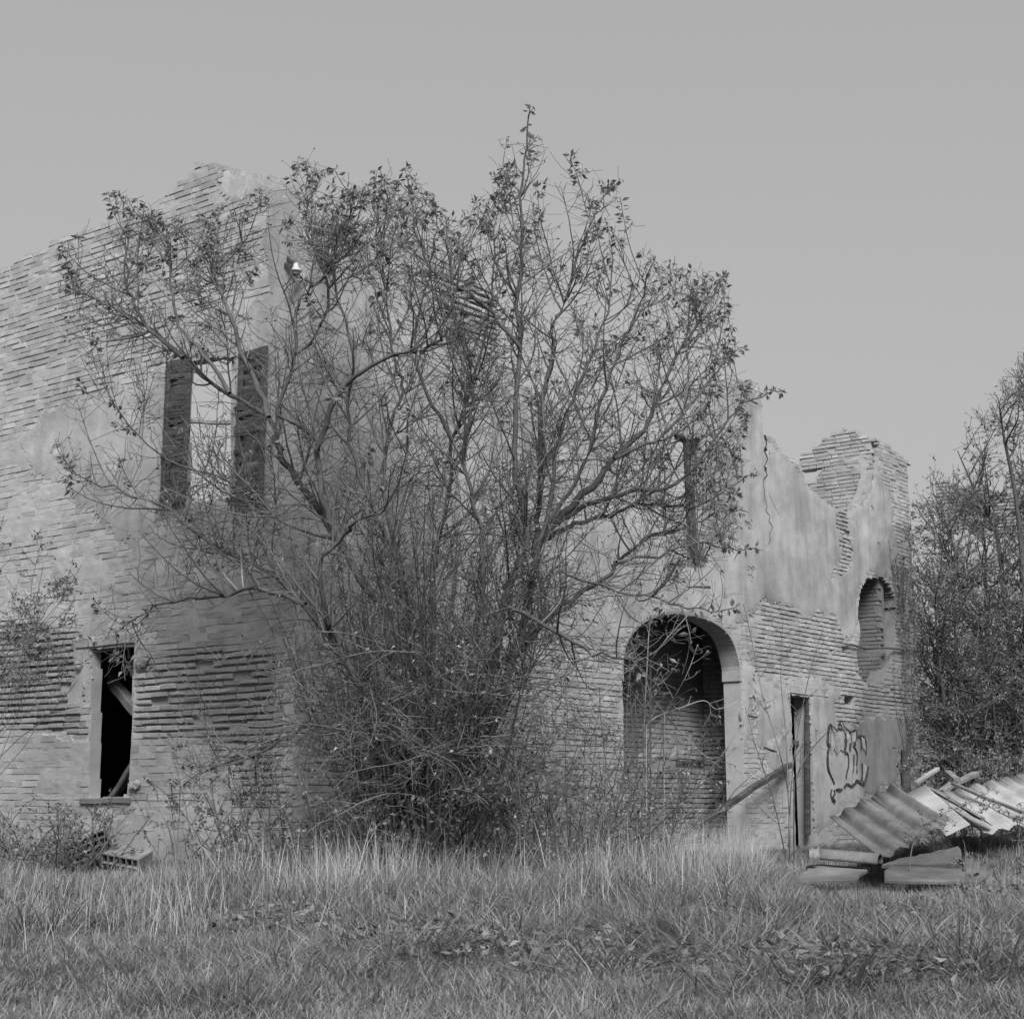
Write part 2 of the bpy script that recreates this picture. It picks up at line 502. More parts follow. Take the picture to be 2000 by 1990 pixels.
        if len(Q):
            mk('plaster', V[used], [inv.reshape(Q.shape)], M[mats[2]], W, attrs={'wash_shade': wv[used]})
    return W

def soft(poly, seed, amp=.25, fs=1.1):
    """membership of a polygon with a ragged, noise-warped edge"""
    def f(u, z):
        u = np.asarray(u, float); z = np.asarray(z, float)
        s = 0
        for k in range(4):
            wu = u + amp * 2 * (fbm(u * fs + k * 3, z * fs, seed + k, 3) - .5)
            wz = z + amp * 2 * (fbm(u * fs, z * fs + k * 5, seed + 9 + k, 3) - .5)
            s = s + inpoly(wu, wz, poly)
        return s / 4.0
    return f

house = empty('ruined_house', (C0[0], C0[1], 0), 'roofless ruined brick house with flaking plaster, broken wall tops and an arched opening', 'house')

# ---------------- gable wall (left, front)
uL = 8.5
tA = [PA.uz(592, 364), PA.uz(560, 352), PA.uz(520, 340), PA.uz(470, 332), PA.uz(425, 322), PA.uz(400, 318), PA.uz(372, 318),
      PA.uz(370, 337), PA.uz(352, 352), PA.uz(337, 360), PA.uz(332, 372), PA.uz(312, 378), PA.uz(308, 392), PA.uz(290, 408),
      PA.uz(255, 418), PA.uz(200, 440), PA.uz(150, 458), PA.uz(95, 470), PA.uz(88, 484), PA.uz(20, 508), PA.uz(16, 519), PA.uz(-40, 535)]
ze = tA[-1][1]
outA = [(0.0, -.3), (0.0, tA[0][1])] + tA[1:] + [(6.5, ze - .3), (uL, ze - .9), (uL, -.3)]
wlo = PA.poly([(178, 1265), (262, 1257), (259, 1330), (258, 1395), (257, 1420), (253, 1500), (248, 1555), (175, 1558), (177, 1430)])
wup = PA.poly([(358, 708), (462, 692), (457, 975), (350, 990)])
hA = PA.poly([(56, 1276), (75, 1272), (75, 1293), (60, 1291)])
deepA1 = soft(PA.poly([(-60, 1215), (60, 1215), (160, 1240), (158, 1400), (170, 1440), (-60, 1420)]), 11, .12)
deepA2 = soft(PA.poly([(268, 1300), (420, 1260), (590, 1270), (590, 1560), (480, 1570), (420, 1440), (262, 1440)]), 15, .15)
deepA3 = soft(PA.poly([(-60, 540), (300, 400), (380, 310), (600, 330), (560, 480), (250, 760), (-60, 860)]), 19, .3)
deepA = lambda u, z: np.clip(deepA1(u, z) + deepA2(u, z) * .9 + deepA3(u, z) * .15 + .12 * fbm(u * 1.5, z * 1.5, 5), 0, 1)
bareA1 = soft(PA.poly([(290, 1200), (430, 1130), (600, 1130), (600, 1640), (470, 1640), (440, 1450), (300, 1430)]), 23, .35)
bareA2 = soft(PA.poly([(-60, 1225), (150, 1225), (158, 1420), (-60, 1415)]), 27, .2)
bareA3 = soft(PA.poly([(330, 985), (600, 960), (600, 1180), (420, 1160)]), 29, .35)
washA = lambda u, z: 1 - np.clip(.50 * bareA1(u, z) + .45 * bareA2(u, z) + .15 * bareA3(u, z), 0, .8)
plA = [PA.poly([(40, 850), (125, 790), (330, 745), (335, 1010), (230, 1060), (150, 1000), (70, 930)]),
       PA.poly([(430, 332), (575, 362), (597, 640), (596, 900), (500, 930), (470, 640), (540, 560), (520, 420), (430, 390)]),
       PA.poly([(335, 640), (470, 620), (520, 700), (520, 930), (330, 990), (318, 700)]),
       PA.poly([(160, 1222), (275, 1212), (290, 1230), (300, 1265), (262, 1270), (150, 1268)]),
       PA.poly([(152, 1265), (178, 1265), (177, 1385), (150, 1390)]),
       PA.poly([(258, 1400), (262, 1260), (275, 1262), (268, 1420)]),
       PA.poly([(150, 1610), (300, 1600), (470, 1600), (540, 1660), (540, 1760), (140, 1760)])]
cutA = [PA.poly([(210, 980), (330, 950), (330, 1060), (180, 1060)])]
gable = brick_wall('gable_wall', house, PA, outA, [wlo, wup, hA], .15, deepA, washA, {'add': plA, 'cut': [], 'flake': .80}, seed=101, smear=lambda u, z: .53 + .05 * np.clip(z - 3.6, 0, 1), prough=.28)

# ---------------- side wall (right, receding)
uE = PB.uz(1790, 1200)[0]
def B_(*p): return [PB.uz(*q) for q in p]
tB = B_((600, 372), (650, 405), (690, 425), (705, 470), (745, 485), (748, 448), (790, 455), (840, 500), (880, 520), (930, 548), (978, 572),
        (982, 700), (1035, 760), (1090, 790), (1150, 845), (1230, 880), (1300, 872), (1330, 835), (1345, 745), (1395, 736), (1440, 742), (1487, 750),
        (1490, 790), (1490, 846), (1512, 850), (1528, 882), (1560, 905), (1580, 945), (1598, 965), (1620, 982), (1640, 992), (1662, 990),
        (1684, 980), (1700, 955), (1709, 915), (1715, 858), (1735, 870), (1760, 888), (1784, 905))
outB = [(0.0, -.3), (0.0, tB[0][1])] + tB[1:] + [(uE, tB[-1][1] - .1), (uE, -.3)]
arch = B_((1216, 1720), (1216, 1290), (1225, 1250), (1250, 1218), (1285, 1199), (1320, 1195), (1360, 1200), (1395, 1213), (1420, 1232), (1436, 1260), (1446, 1300), (1448, 1640))
arch[0] = (arch[1][0], -.25); arch[-1] = (arch[-2][0], -.25)
winB = B_((1312, 862), (1374, 850), (1376, 1108), (1310, 1112))
door = B_((1544, 1356), (1582, 1362), (1583, 1640), (1546, 1640)); door[2] = (door[1][0], -.25); door[3] = (door[0][0], -.25)
nich = B_((1692, 1128), (1722, 1126), (1738, 1140), (1748, 1165), (1752, 1200), (1746, 1220), (1748, 1262), (1738, 1295), (1720, 1332), (1692, 1335), (1680, 1318), (1673, 1278), (1680, 1240), (1676, 1190), (1682, 1150))
holeB = [B_((1650, 1358), (1668, 1360), (1668, 1378), (1650, 1378)), B_((752, 500), (758, 502), (766, 512), (762, 524), (754, 516)),
         B_((824, 528), (838, 530), (840, 544), (826, 542)), B_((798, 538), (808, 540), (806, 550), (797, 548)),
         B_((894, 553), (914, 560), (912, 572), (894, 566)), B_((902, 602), (920, 610), (918, 622), (904, 616)), B_((668, 460), (684, 468), (680, 486), (672, 478)),
         B_((1493, 853), (1500, 855), (1500, 862), (1494, 862)), B_((1492, 873), (1499, 875), (1501, 885), (1493, 884)), B_((1492, 910), (1499, 913), (1498, 922), (1491, 918))]
deepB1 = soft(B_((1490, 1170), (1620, 1190), (1700, 1330), (1800, 1360), (1700, 1400), (1640, 1440), (1600, 1390), (1585, 1330), (1470, 1320)), 41, .2)
deepB2 = soft(B_((850, 540), (985, 560), (985, 700), (860, 640)), 45, .2)
deepB3 = soft(B_((600, 1260), (1215, 1200), (1215, 1500), (600, 1560)), 47, .3)
deepB5 = soft(B_((1622, 990), (1662, 985), (1668, 1080), (1652, 1140), (1634, 1140), (1640, 1080)), 49, .06)
deepB4 = soft(B_((1725, 900), (1800, 900), (1800, 1500), (1725, 1500)), 48, .2)
deepB = lambda u, z: np.clip(.45 * deepB1(u, z) + .8 * deepB2(u, z) + .2 * deepB3(u, z) + .15 * deepB4(u, z) + .7 * deepB5(u, z) + .08, 0, 1)
bareB1 = soft(B_((1715, 1050), (1800, 1000), (1800, 1700), (1700, 1640), (1660, 1420), (1690, 1330)), 51, .35)
bareB2 = soft(B_((600, 1350), (1000, 1350), (1000, 1700), (600, 1760)), 53, .4)
washB = lambda u, z: 1 - np.clip(.70 * bareB1(u, z) + .45 * bareB2(u, z), 0, .8)
plB = [B_((600, 480), (690, 520), (760, 600), (880, 660), (985, 740), (1100, 830), (1215, 900), (1340, 740), (1490, 750), (1490, 850), (1530, 885),
          (1590, 960), (1634, 1000), (1640, 1090), (1625, 1130), (1640, 1180), (1600, 1200), (1480, 1180), (1440, 1230), (1310, 1180), (1215, 1240), (600, 1300)),
       B_((1655, 985), (1712, 930), (1735, 960), (1750, 1060), (1750, 1130), (1690, 1118), (1670, 1180), (1670, 1240), (1640, 1240), (1625, 1180), (1640, 1110)),
       B_((1475, 1330), (1545, 1340), (1546, 1520), (1500, 1500), (1478, 1450)),
       B_((1560, 1325), (1640, 1340), (1640, 1362), (1545, 1356)),
       B_((1582, 1362), (1622, 1365), (1640, 1410), (1712, 1400), (1790, 1390), (1790, 1500), (1710, 1560), (1640, 1570), (1583, 1640)),
       B_((1446, 1280), (1475, 1300), (1462, 1440), (1448, 1440))]
cutB = [B_((1628, 985), (1654, 985), (1660, 1080), (1648, 1130), (1638, 1130), (1642, 1080)), B_((930, 560), (985, 580), (985, 680), (880, 640)), B_((758, 485), (870, 520), (860, 545), (765, 520)), B_((1330, 1090), (1376, 1090), (1376, 1100), (1330, 1100))]
bareB3 = soft(B_((1640, 1380), (1800, 1360), (1800, 1700), (1700, 1700), (1690, 1480)), 57, .3)
bareB4 = soft(B_((1480, 1095), (1640, 1080), (1680, 1200), (1600, 1230), (1480, 1200)), 58, .35)
plwB = lambda u, z: 1 - np.clip(.22 * bareB4(u, z) + .6 * bareB1(u, z) + .55 * bareB3(u, z) + .25 * bareB2(u, z), 0, .8)
side = brick_wall('side_wall', house, PB, outB, [arch, winB, door, nich] + holeB, .30, deepB, washB, {'add': plB, 'cut': cutB, 'flake': .80}, seed=202, pl_wash=plwB, smear=.53, prough=.24)

# ---------------- cross wall seen above the broken side wall (parallel to the gable)
Pc = PB.xyz(PB.uz(1716, 1000)[0], 0, -.02)
PX = Plane(Pc[:2], dA, nA)
def X_(*p): return [PX.uz(*q) for q in p]
tX = X_((1715, 858), (1706, 852), (1700, 850), (1685, 844), (1668, 838), (1640, 836), (1638, 842), (1618, 848), (1608, 856), (1592, 868),
        (1583, 876), (1560, 886), (1556, 896), (1556, 918))
outX = [(.01, -.2), (.01, tX[0][1])] + tX + [PX.uz(1552, 975), PX.uz(1430, 985), PX.uz(1308, 985), (PX.uz(1308, 985)[0], -.2)]
holX = [X_((1561, 919), (1603, 911), (1603, 918), (1594, 930), (1592, 938), (1575, 940), (1561, 945))]
cross = brick_wall('cross_wall', house, PX, outX, holX, .28, lambda u, z: .32 + 0 * np.asarray(u), lambda u, z: np.clip((np.asarray(z) - PX.uz(1690, 1112)[1]) * 4 + .5 + fbm(np.asarray(u) * 2, np.asarray(z) * 2, 12), 0, 1), None, seed=303, ch=.072, BL=.29)  # brick darkened below the niche head: the room's shade put into its colour

# ---------------- rooms behind: upper floor, back and inner walls, so the openings look into dark rooms
def slab(name, P4, z0, z1, mat, parent):
    b = MB(); b.hexa([[p[0], p[1], z0] for p in P4] + [[p[0], p[1], z1] for p in P4])
    return keep(b.build(name, mat, parent))
def inn(a, b): return C0 + dA * a + dB * b
zf = max(p[1] for p in arch) + .12
ub = uE - .1
us = PB.uz(1630, 1200)[0]
slab('upper_floor', [inn(.16, .32), inn(uL, .32), inn(uL, us), inn(.32, us)], zf, zf + .22, M['beam'], house)
slab('ground_floor', [inn(.16, .32), inn(uL, .32), inn(uL, ub), inn(.32, ub)], -.1, .06, M['soil'], house)
def inner_wall(name, C, d, n, u1, z1, holes=(), seed=1):
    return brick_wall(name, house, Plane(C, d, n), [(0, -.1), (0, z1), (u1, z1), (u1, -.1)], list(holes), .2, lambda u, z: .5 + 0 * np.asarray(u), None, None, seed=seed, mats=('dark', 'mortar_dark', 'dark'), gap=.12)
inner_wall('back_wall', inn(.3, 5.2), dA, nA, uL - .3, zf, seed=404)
pw_ = Plane(inn(1.15, 5.4), dB, nB)
slot = [pw_.uz(*q) for q in [(1268, 1490), (1300, 1482), (1350, 1486), (1380, 1478), (1440, 1484), (1440, 1500), (1268, 1500)]]
pale_patch = soft([pw_.uz(*q) for q in [(1240, 1500), (1262, 1425), (1330, 1378), (1383, 1358), (1383, 1500)]], 61, .05)  # paler patch on the partition, brick darker around it
brick_wall('partition_wall', house, pw_, [(0, -.1), (0, zf), (uE - 5.5, zf), (uE - 5.5, -.1)], [slot], .2, lambda u, z: .4 + 0 * np.asarray(u), lambda u, z: pale_patch(u, z), None, seed=505, gap=.06)
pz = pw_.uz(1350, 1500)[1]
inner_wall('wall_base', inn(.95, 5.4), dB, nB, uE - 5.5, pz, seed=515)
slab('shelf', [inn(.95, PB.uz(1225, 1290)[0]), inn(1.14, PB.uz(1225, 1290)[0]), inn(1.14, PB.uz(1330, 1290)[0]), inn(.95, PB.uz(1330, 1290)[0])], pw_.uz(1290, 1292)[1], pw_.uz(1290, 1285)[1], M['pale_frame'], house)
ni0 = PB.uz(1640, 1200)[0]
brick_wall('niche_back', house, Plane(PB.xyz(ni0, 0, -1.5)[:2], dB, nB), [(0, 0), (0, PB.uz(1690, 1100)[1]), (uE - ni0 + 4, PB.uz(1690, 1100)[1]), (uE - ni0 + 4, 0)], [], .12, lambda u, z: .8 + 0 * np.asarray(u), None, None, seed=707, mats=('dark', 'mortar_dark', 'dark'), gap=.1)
slab('niche_sun_block', [inn(.31, ni0), inn(1.62, ni0), inn(1.62, uE + .3), inn(.31, uE - .02)], PB.uz(1690, 1112)[1], PB.uz(1690, 1090)[1], M['dark'], house)  # unseen slab added over the niche space to keep the sun out
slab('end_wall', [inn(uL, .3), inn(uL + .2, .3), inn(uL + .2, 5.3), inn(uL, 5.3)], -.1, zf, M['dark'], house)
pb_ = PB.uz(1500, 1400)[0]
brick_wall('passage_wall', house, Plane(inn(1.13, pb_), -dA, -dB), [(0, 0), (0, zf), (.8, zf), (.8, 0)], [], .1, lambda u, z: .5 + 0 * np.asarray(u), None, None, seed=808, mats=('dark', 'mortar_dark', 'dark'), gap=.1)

# ---------------- lintels, frames, shutters, fittings
def on(pl, px, py, off=0.0): return pl.xyz(*pl.uz(px, py, off), off)
def along(pl): return np.array([pl.d[0], pl.d[1], 0]), np.array([pl.n[0], pl.n[1], 0]), np.array([0, 0, 1.])
zz = np.array([0, 0, 1.])
dA3, nA3, _ = along(PA); dB3, nB3, _ = along(PB)

av = [PB.uz(*q) for q in [(1216, 1330), (1216, 1290), (1225, 1250), (1250, 1218), (1285, 1199), (1320, 1195), (1360, 1200), (1395, 1213), (1420, 1232), (1436, 1260), (1446, 1300), (1447, 1330)]]
av = smooth_line(np.array(av), 4)
td_ = np.gradient(av, axis=0); td_ /= np.linalg.norm(td_, axis=1, keepdims=True); nd_ = np.stack([td_[:, 1], -td_[:, 0]], 1)
cen = np.array(PB.uz(1330, 1290)); sg = np.sign(((av - cen) * nd_).sum(1)); nd_ = nd_ * np.where(sg == 0, 1, sg)[:, None]
jn = .016 * (fbm(np.arange(len(av)) * .45, np.zeros(len(av)), 88) - .5)
i_ = av - nd_ * (.03 - jn)[:, None]; o_ = av + nd_ * (.012 + 3.5 * jn)[:, None]
nv = len(av)
Va = np.concatenate([PB.xyz(i_[:, 0], i_[:, 1], .004), PB.xyz(o_[:, 0], o_[:, 1], .012), PB.xyz(o_[:, 0], o_[:, 1], -.31), PB.xyz(i_[:, 0], i_[:, 1], -.31)])
ii = np.arange(nv - 1)
Qa = [np.stack([a_ * nv + ii, a_ * nv + ii + 1, b_ * nv + ii + 1, b_ * nv + ii], 1) for a_, b_ in ((0, 1), (1, 2), (2, 3), (3, 0))]
keep(mk('arch_lining', Va, Qa, M['plaster'], house, attrs={'wash_shade': np.full(len(Va), .85)}))

def opening_bar(name, pl, pxa, pxb, h, off, thick, mat, jit=0.004):
    a = on(pl, *pxa, off); b = on(pl, *pxb, off)
    m = MB(); m.beam(a, b, thick, h, jit); return keep(m.build(name, mat, house))
opening_bar('lintel', PA, (158, 1258), (272, 1246), .14, -.05, .16, M['pale_frame'])
opening_bar('sill', PA, (165, 1564), (262, 1562), .07, -.045, .15, M['mortar'])
opening_bar('lintel', PB, (1532, 1345), (1600, 1353), .18, -.10, .24, M['pale_frame'])
opening_bar('lintel', PA, (350, 700), (470, 683), .05, -.09, .06, M['wood'])

def shutter(px4, lean, seed):
    """louvred shutter: stiles, rails and loose slats; px4 = outer/inner corners on the gable plane"""
    R = np.random.default_rng(seed)
    P = [PA.uz(*p, .07) for p in px4]     # top-left, top-right, bottom-right, bottom-left in the picture
    u0 = (P[0][0] + P[3][0]) / 2; u1 = (P[1][0] + P[2][0]) / 2; zt = (P[0][1] + P[1][1]) / 2; zb = (P[2][1] + P[3][1]) / 2
    f = MB()
    def off(u): return .05 + lean * abs(u - (u1 if lean > 0 else u0))
    for u in (u0, u1):
        s = .035 if u == u0 else -.035
        f.beam(PA.xyz(u + s * -1 * np.sign(u0 - u1), zb, .05 + abs(lean) * (abs(u - u0) if lean >= 0 else abs(u - u1))),
               PA.xyz(u + s * -1 * np.sign(u0 - u1), zt, .05 + abs(lean) * (abs(u - u0) if lean >= 0 else abs(u - u1))), .07, .035, .002, up=nA3)
    for z in (zb + .05, (zb + zt) / 2, zt - .05):
        f.beam(PA.xyz(u0, z, .05 + abs(lean) * (0 if lean >= 0 else abs(u0 - u1))), PA.xyz(u1, z, .05 + abs(lean) * (abs(u0 - u1) if lean >= 0 else 0)), .034, .10, .002)
    S_ = keep(f.build('shutter', M['wood'], house))
    sl = MB()
    z = zb + .11
    while z < zt - .1:
        if R.random() < .86:
            dz = R.normal(0, .012); tw = R.normal(0, .02)
            a = PA.xyz(u0, z + dz, .05 + abs(lean) * (0 if lean >= 0 else abs(u0 - u1))); b = PA.xyz(u1, z - dz, .05 + abs(lean) * (abs(u0 - u1) if lean >= 0 else 0))
            sl.beam(a + nA3 * tw, b, .016, .062, .002)
        z += .066
    sl.build('slats', M['wood'], S_)
    return S_
shutter([(326, 706), (368, 700), (362, 982), (316, 988)], -.08, 3)
shutter([(466, 688), (524, 678), (515, 972), (454, 980)], .08, 4)
fr = MB()
for a, b in (((360, 712), (352, 988)), ((459, 696), (455, 975))):
    fr.beam(on(PA, *a, -.08), on(PA, *b, -.08), .06, .05, .002, up=nA3)
fr.beam(on(PA, 357, 822, -.08), on(PA, 456, 826, -.08), .05, .05, .004)
fr.beam(on(PA, 353, 990, -.07), on(PA, 456, 976, -.07), .08, .05, .002)
keep(fr.build('window_frame', M['pale_frame'], house))
fr = MB()
fr.beam(on(PA, 182, 1268, -.08), on(PA, 180, 1556, -.08), .05, .04, .002, up=nA3)
for px in (187, 209, 229, 252):
    fr.beam(on(PA, px, 1262, -.4), on(PA, px, 1287 if px != 229 else 1280, -.4), .035, .02, .001, up=nA3)
keep(fr.build('window_frame', M['pale_frame'], house))
# door frame of the narrow doorway
fr = MB()
fr.beam(on(PB, 1577, 1362, -.06), on(PB, 1578, 1630, -.06), .09, .07, .003, up=nB3)
fr.beam(on(PB, 1548, 1450, -.25), on(PB, 1580, 1454, -.25), .05, .08, .003)
keep(fr.build('door_frame', M['wood'], house))
# hanging remains of the upper window frame
fr = MB()
fr.tube([on(PB, 1318, 850, .02), on(PB, 1330, 852, .03), on(PB, 1341, 866, .03), on(PB, 1345, 960, .03), on(PB, 1347, 1060, .04), on(PB, 1360, 1104, .05)], [.03, .05, .055, .05, .045, .03], 7)
fr.beam(on(PB, 1352, 940, -.02), on(PB, 1358, 1100, -.02), .07, .05, .004, up=nB3)
fr.beam(on(PB, 1371, 1058, .02), on(PB, 1369, 1092, .02), .06, .05, .003, up=nB3)
fr.beam(on(PB, 1358, 1090, .05), on(PB, 1377, 1092, .05), .06, .04, .003)
keep(fr.build('window_frame', M['wood'], house))
# iron bar across the niche
fr = MB(); fr.tube([on(PB, 1646, 1264, .03), on(PB, 1660, 1258, .05), on(PB, 1690, 1266, .04), on(PB, 1730, 1265, .05), on(PB, 1795, 1270, .05)], [.02] * 5, 6)
keep(fr.build('iron_bar', M['iron'], house))
# insulator on a bracket near the top of the corner
br = MB(); br.beam(on(PA, 562, 505, .02), on(PA, 575, 516, .12), .025, .05, .001); br.beam(on(PA, 556, 517, .02), on(PA, 570, 523, .10), .012, .05, .001)
bk = keep(br.build('bracket', M['iron'], house))
ins = MB()
ci = on(PA, 578, 527, .14)
prof = [(.010, .075), (.022, .070), (.030, .05), (.034, .02), (.062, -.012), (.066, -.02), (.050, -.022), (.045, -.055), (.03, -.062)]
V = []; Q = []
for i, (r, z) in enumerate(prof):
    for k in range(16): V.append(ci + np.array([r * cos(k * pi / 8), r * sin(k * pi / 8), z]))
for i in range(len(prof) - 1):
    for k in range(16): Q.append([i * 16 + k, i * 16 + (k + 1) % 16, i * 16 + 16 + (k + 1) % 16, i * 16 + 16 + k])
ins.add(V, Q); ins.build('insulator', M['ceramic'], bk, smooth=True)
# loose brick and lime lumps at the window corner
for px, py, s in ((278, 1290, .10), (284, 1282, .08), (272, 1298, .07), (152, 1296, .05), (153, 1302, .05), (266, 1532, .06), (258, 1534, .05)):
    c = on(PA, px, py, .03)
    v = rng.normal(0, 1, (40, 3)); v /= np.linalg.norm(v, axis=1, keepdims=True)
    import bmesh
    bm = bmesh.new(); bmesh.ops.create_icosphere(bm, subdivisions=2, radius=1)
    vv = np.array([list(x.co) for x in bm.verts]); ff = np.array([[y.index for y in x.verts] for x in bm.faces]); bm.free()
    vv = vv * (1 + .25 * rng.normal(0, 1, (len(vv), 1)) * .6)
    lm = MB(); lm.add(c + (vv[:, :1] * dA3 * s + vv[:, 1:2] * nA3 * .035 + vv[:, 2:] * zz * s * .8), [], ff)
    keep(lm.build('lime_patch', M['sheet_pale'], house))
# cracks in the plaster: dark thin gaps
def ribbon(mb, pl, pts, wid, off, n_sub=6):
    P = np.array([pl.uz(*p) for p in pts]); W_ = np.atleast_1d(wid)
    t = np.linspace(0, len(P) - 1, (len(P) - 1) * n_sub + 1)
    def cr(t):
        i = np.clip(np.floor(t).astype(int), 0, len(P) - 2); f = (t - i)[:, None]
        p0 = P[np.maximum(i - 1, 0)]; p1 = P[i]; p2 = P[i + 1]; p3 = P[np.minimum(i + 2, len(P) - 1)]
        return .5 * (2 * p1 + (p2 - p0) * f + (2 * p0 - 5 * p1 + 4 * p2 - p3) * f ** 2 + (3 * p1 - p0 - 3 * p2 + p3) * f ** 3)
    X = cr(t)
    D = np.gradient(X, axis=0); D /= np.linalg.norm(D, axis=1, keepdims=True) + 1e-9
    Nn = np.stack([-D[:, 1], D[:, 0]], 1)
    hw = np.interp(t / t[-1], np.linspace(0, 1, len(W_)), W_)[:, None] / 2
    A = X + Nn * hw; B = X - Nn * hw
    n = len(X)
    V = np.concatenate([pl.xyz(A[:, 0], A[:, 1], off), pl.xyz(B[:, 0], B[:, 1], off), pl.xyz(A[:, 0], A[:, 1], off - .02), pl.xyz(B[:, 0], B[:, 1], off - .02)])
    i = np.arange(n - 1)
    Q = np.concatenate([np.stack([i, i + 1, n + i + 1, n + i], 1), np.stack([i, 2 * n + i, 2 * n + i + 1, i + 1], 1), np.stack([n + i, n + i + 1, 3 * n + i + 1, 3 * n + i], 1)])
    mb.add(V, Q)
for p, wd in (([(1493, 850), (1496, 868), (1491, 880), (1498, 896), (1491, 912), (1497, 928), (1489, 938), (1491, 958), (1493, 978), (1497, 990), (1494, 998), (1502, 1008), (1500, 1018), (1507, 1030), (1501, 1042), (1503, 1052), (1499, 1064)], [.05, .02, .05, .02, .05, .015, .03, .012, .035, .02, .045, .015, .03, .01]), ([(1455, 775), (1468, 784), (1478, 789)], [.01, .03, .04]),
              ([(1340, 1146), (1365, 1146), (1386, 1147)], [.015, .035, .06]), ([(1500, 965), (1512, 990), (1520, 1005)], [.004, .006, .003])):
    cr = MB(); ribbon(cr, PB, p, [x * .6 for x in wd], .017, 2); keep(cr.build('crack', M['paint_black'], house))

# ---------------- graffiti on the side wall (spray paint: flat, on the plaster)
G = lambda x, y: (1560 + x / 9.61, 1380 + y / 9.61)
fillm = MB(); lines = MB()
def paint_poly(mb, pts, off):
    P = [PB.uz(*p) for p in pts]; c = np.mean(P, axis=0)
    V = [PB.xyz(*c, off)] + [PB.xyz(*p, off) for p in P]
    n = len(P)
    mb.add(V, [], [[0, 1 + i, 1 + (i + 1) % n] for i in range(n)])
for p in ([(600, 380), (690, 450), (820, 450), (850, 600), (830, 860), (760, 800), (700, 900), (640, 780), (590, 900), (570, 700)],
          [(760, 300), (800, 290), (900, 450), (930, 560), (890, 640), (850, 520)], [(960, 490), (1050, 470), (1045, 640), (980, 680)],
          [(1150, 560), (1210, 600), (1240, 860), (1180, 760)], [(1000, 1100), (1060, 1120), (1030, 1460), (980, 1440)], [(1190, 1060), (1260, 1120), (1200, 1400), (1175, 1380)]):
    paint_poly(fillm, [G(*q) for q in p], .026)
gr = keep(fillm.build('graffiti', M['paint_pale'], house))
for p, wd in (([(582, 315), (545, 400), (528, 560), (525, 690), (565, 720)], [.01, .06, .05, .07, .03]), ([(585, 330), (610, 450), (650, 560)], [.02, .025, .015]),
              ([(590, 350), (690, 440), (740, 415), (820, 440), (860, 560), (868, 700), (850, 860)], [.015, .03, .035, .03, .03, .03, .015]),
              ([(560, 720), (530, 850), (522, 1050), (545, 1200), (600, 1330), (650, 1450)], [.03, .05, .06, .05, .03, .025]),
              ([(720, 410), (750, 290), (790, 270), (820, 360), (880, 430), (940, 470)], [.03, .03, .02, .025, .035, .03]),
              ([(825, 590), (842, 700), (820, 850)], [.025, .03, .02]), ([(850, 890), (880, 860), (910, 930), (915, 1100), (880, 1250), (870, 1350)], [.02, .03, .025, .02, .02, .02]),
              ([(940, 480), (1040, 440), (1065, 520), (1050, 640)], [.02, .035, .03, .02]), ([(950, 690), (940, 830)], [.06, .03]), ([(1030, 680), (1045, 730)], [.05, .02]),
              ([(1000, 730), (1060, 820), (1080, 950), (1065, 1100), (1075, 1250)], [.02, .025, .025, .02, .02]), ([(1060, 580), (1110, 550), (1150, 640), (1150, 820)], [.03, .03, .03, .015]),
              ([(1140, 540), (1210, 570), (1245, 700), (1245, 900)], [.025, .035, .03, .02]), ([(1165, 1060), (1175, 1250), (1150, 1390)], [.035, .03, .02]),
              ([(1285, 1110), (1265, 1250), (1220, 1420), (1180, 1460)], [.025, .035, .05, .06]), ([(1015, 900), (1012, 1100), (1000, 1250)], [.02, .02, .015]),
              ([(830, 1520), (890, 1450), (980, 1490), (1070, 1390), (1150, 1440), (1200, 1450)], [.02, .04, .035, .06, .03, .05]), ([(680, 1550), (740, 1560), (800, 1545)], [.02, .06, .02]),
              ([(600, 1550), (580, 1640), (600, 1740)], [.018, .02, .015]), ([(640, 1560), (660, 1620), (620, 1700), (665, 1770), (640, 1790), (600, 1745)], [.018] * 6)):
    ribbon(lines, PB, [G(*q) for q in p], [x * .95 for x in wd], .030)
ln = lines.build('paint_lines', M['paint_black'], gr)
pw = MB()
for p in ([(1541, 1400), (1539, 1426), (1523, 1444), (1515, 1467), (1487, 1457), (1500, 1444), (1513, 1439), (1531, 1415)],):
    paint_poly(pw, p, .027)
for p in ([(1462, 1362), (1470, 1358), (1474, 1372), (1468, 1386)], [(1478, 1360), (1480, 1390)], [(1488, 1358), (1493, 1370), (1490, 1382), (1503, 1376)], [(1460, 1395), (1475, 1398), (1480, 1390)]):
    ribbon(pw, PB, p, [.02, .015], .027)
keep(pw.build('paint_smear', M['paint_pale'], house))

# fallen beams inside the lower window, leaning timber by the arch
def timber(name, a, b, w_, h_, label, cat, mat=None, group=None, jit=.006):
    m = MB(); m.beam(a, b, w_, h_, jit)
    return tag(m.build(name, mat or M['beam'], None), label, cat, group)
timber('beam', on(PA, 182, 1285, -.75), on(PA, 275, 1400, -.35), .12, .13, 'pale fallen roof beam slanting behind the lower left window', 'beam')
timber('beam', on(PA, 205, 1255, -1.3), on(PA, 285, 1365, -1.1), .09, .10, 'darker second beam slanting high in the lower left window', 'beam', M['wood'])
timber('beam', on(PA, 200, 1590, -.5), on(PA, 270, 1480, -.3), .10, .08, 'short propped timber at the bottom of the lower left window', 'beam')
timber('leaning_timber', on(PB, 1358, 1612, .75), on(PB, 1543, 1493, .10), .085, .085, 'dark squared timber leaning from the arch against the wall by the doorway', 'timber', M['wood'])

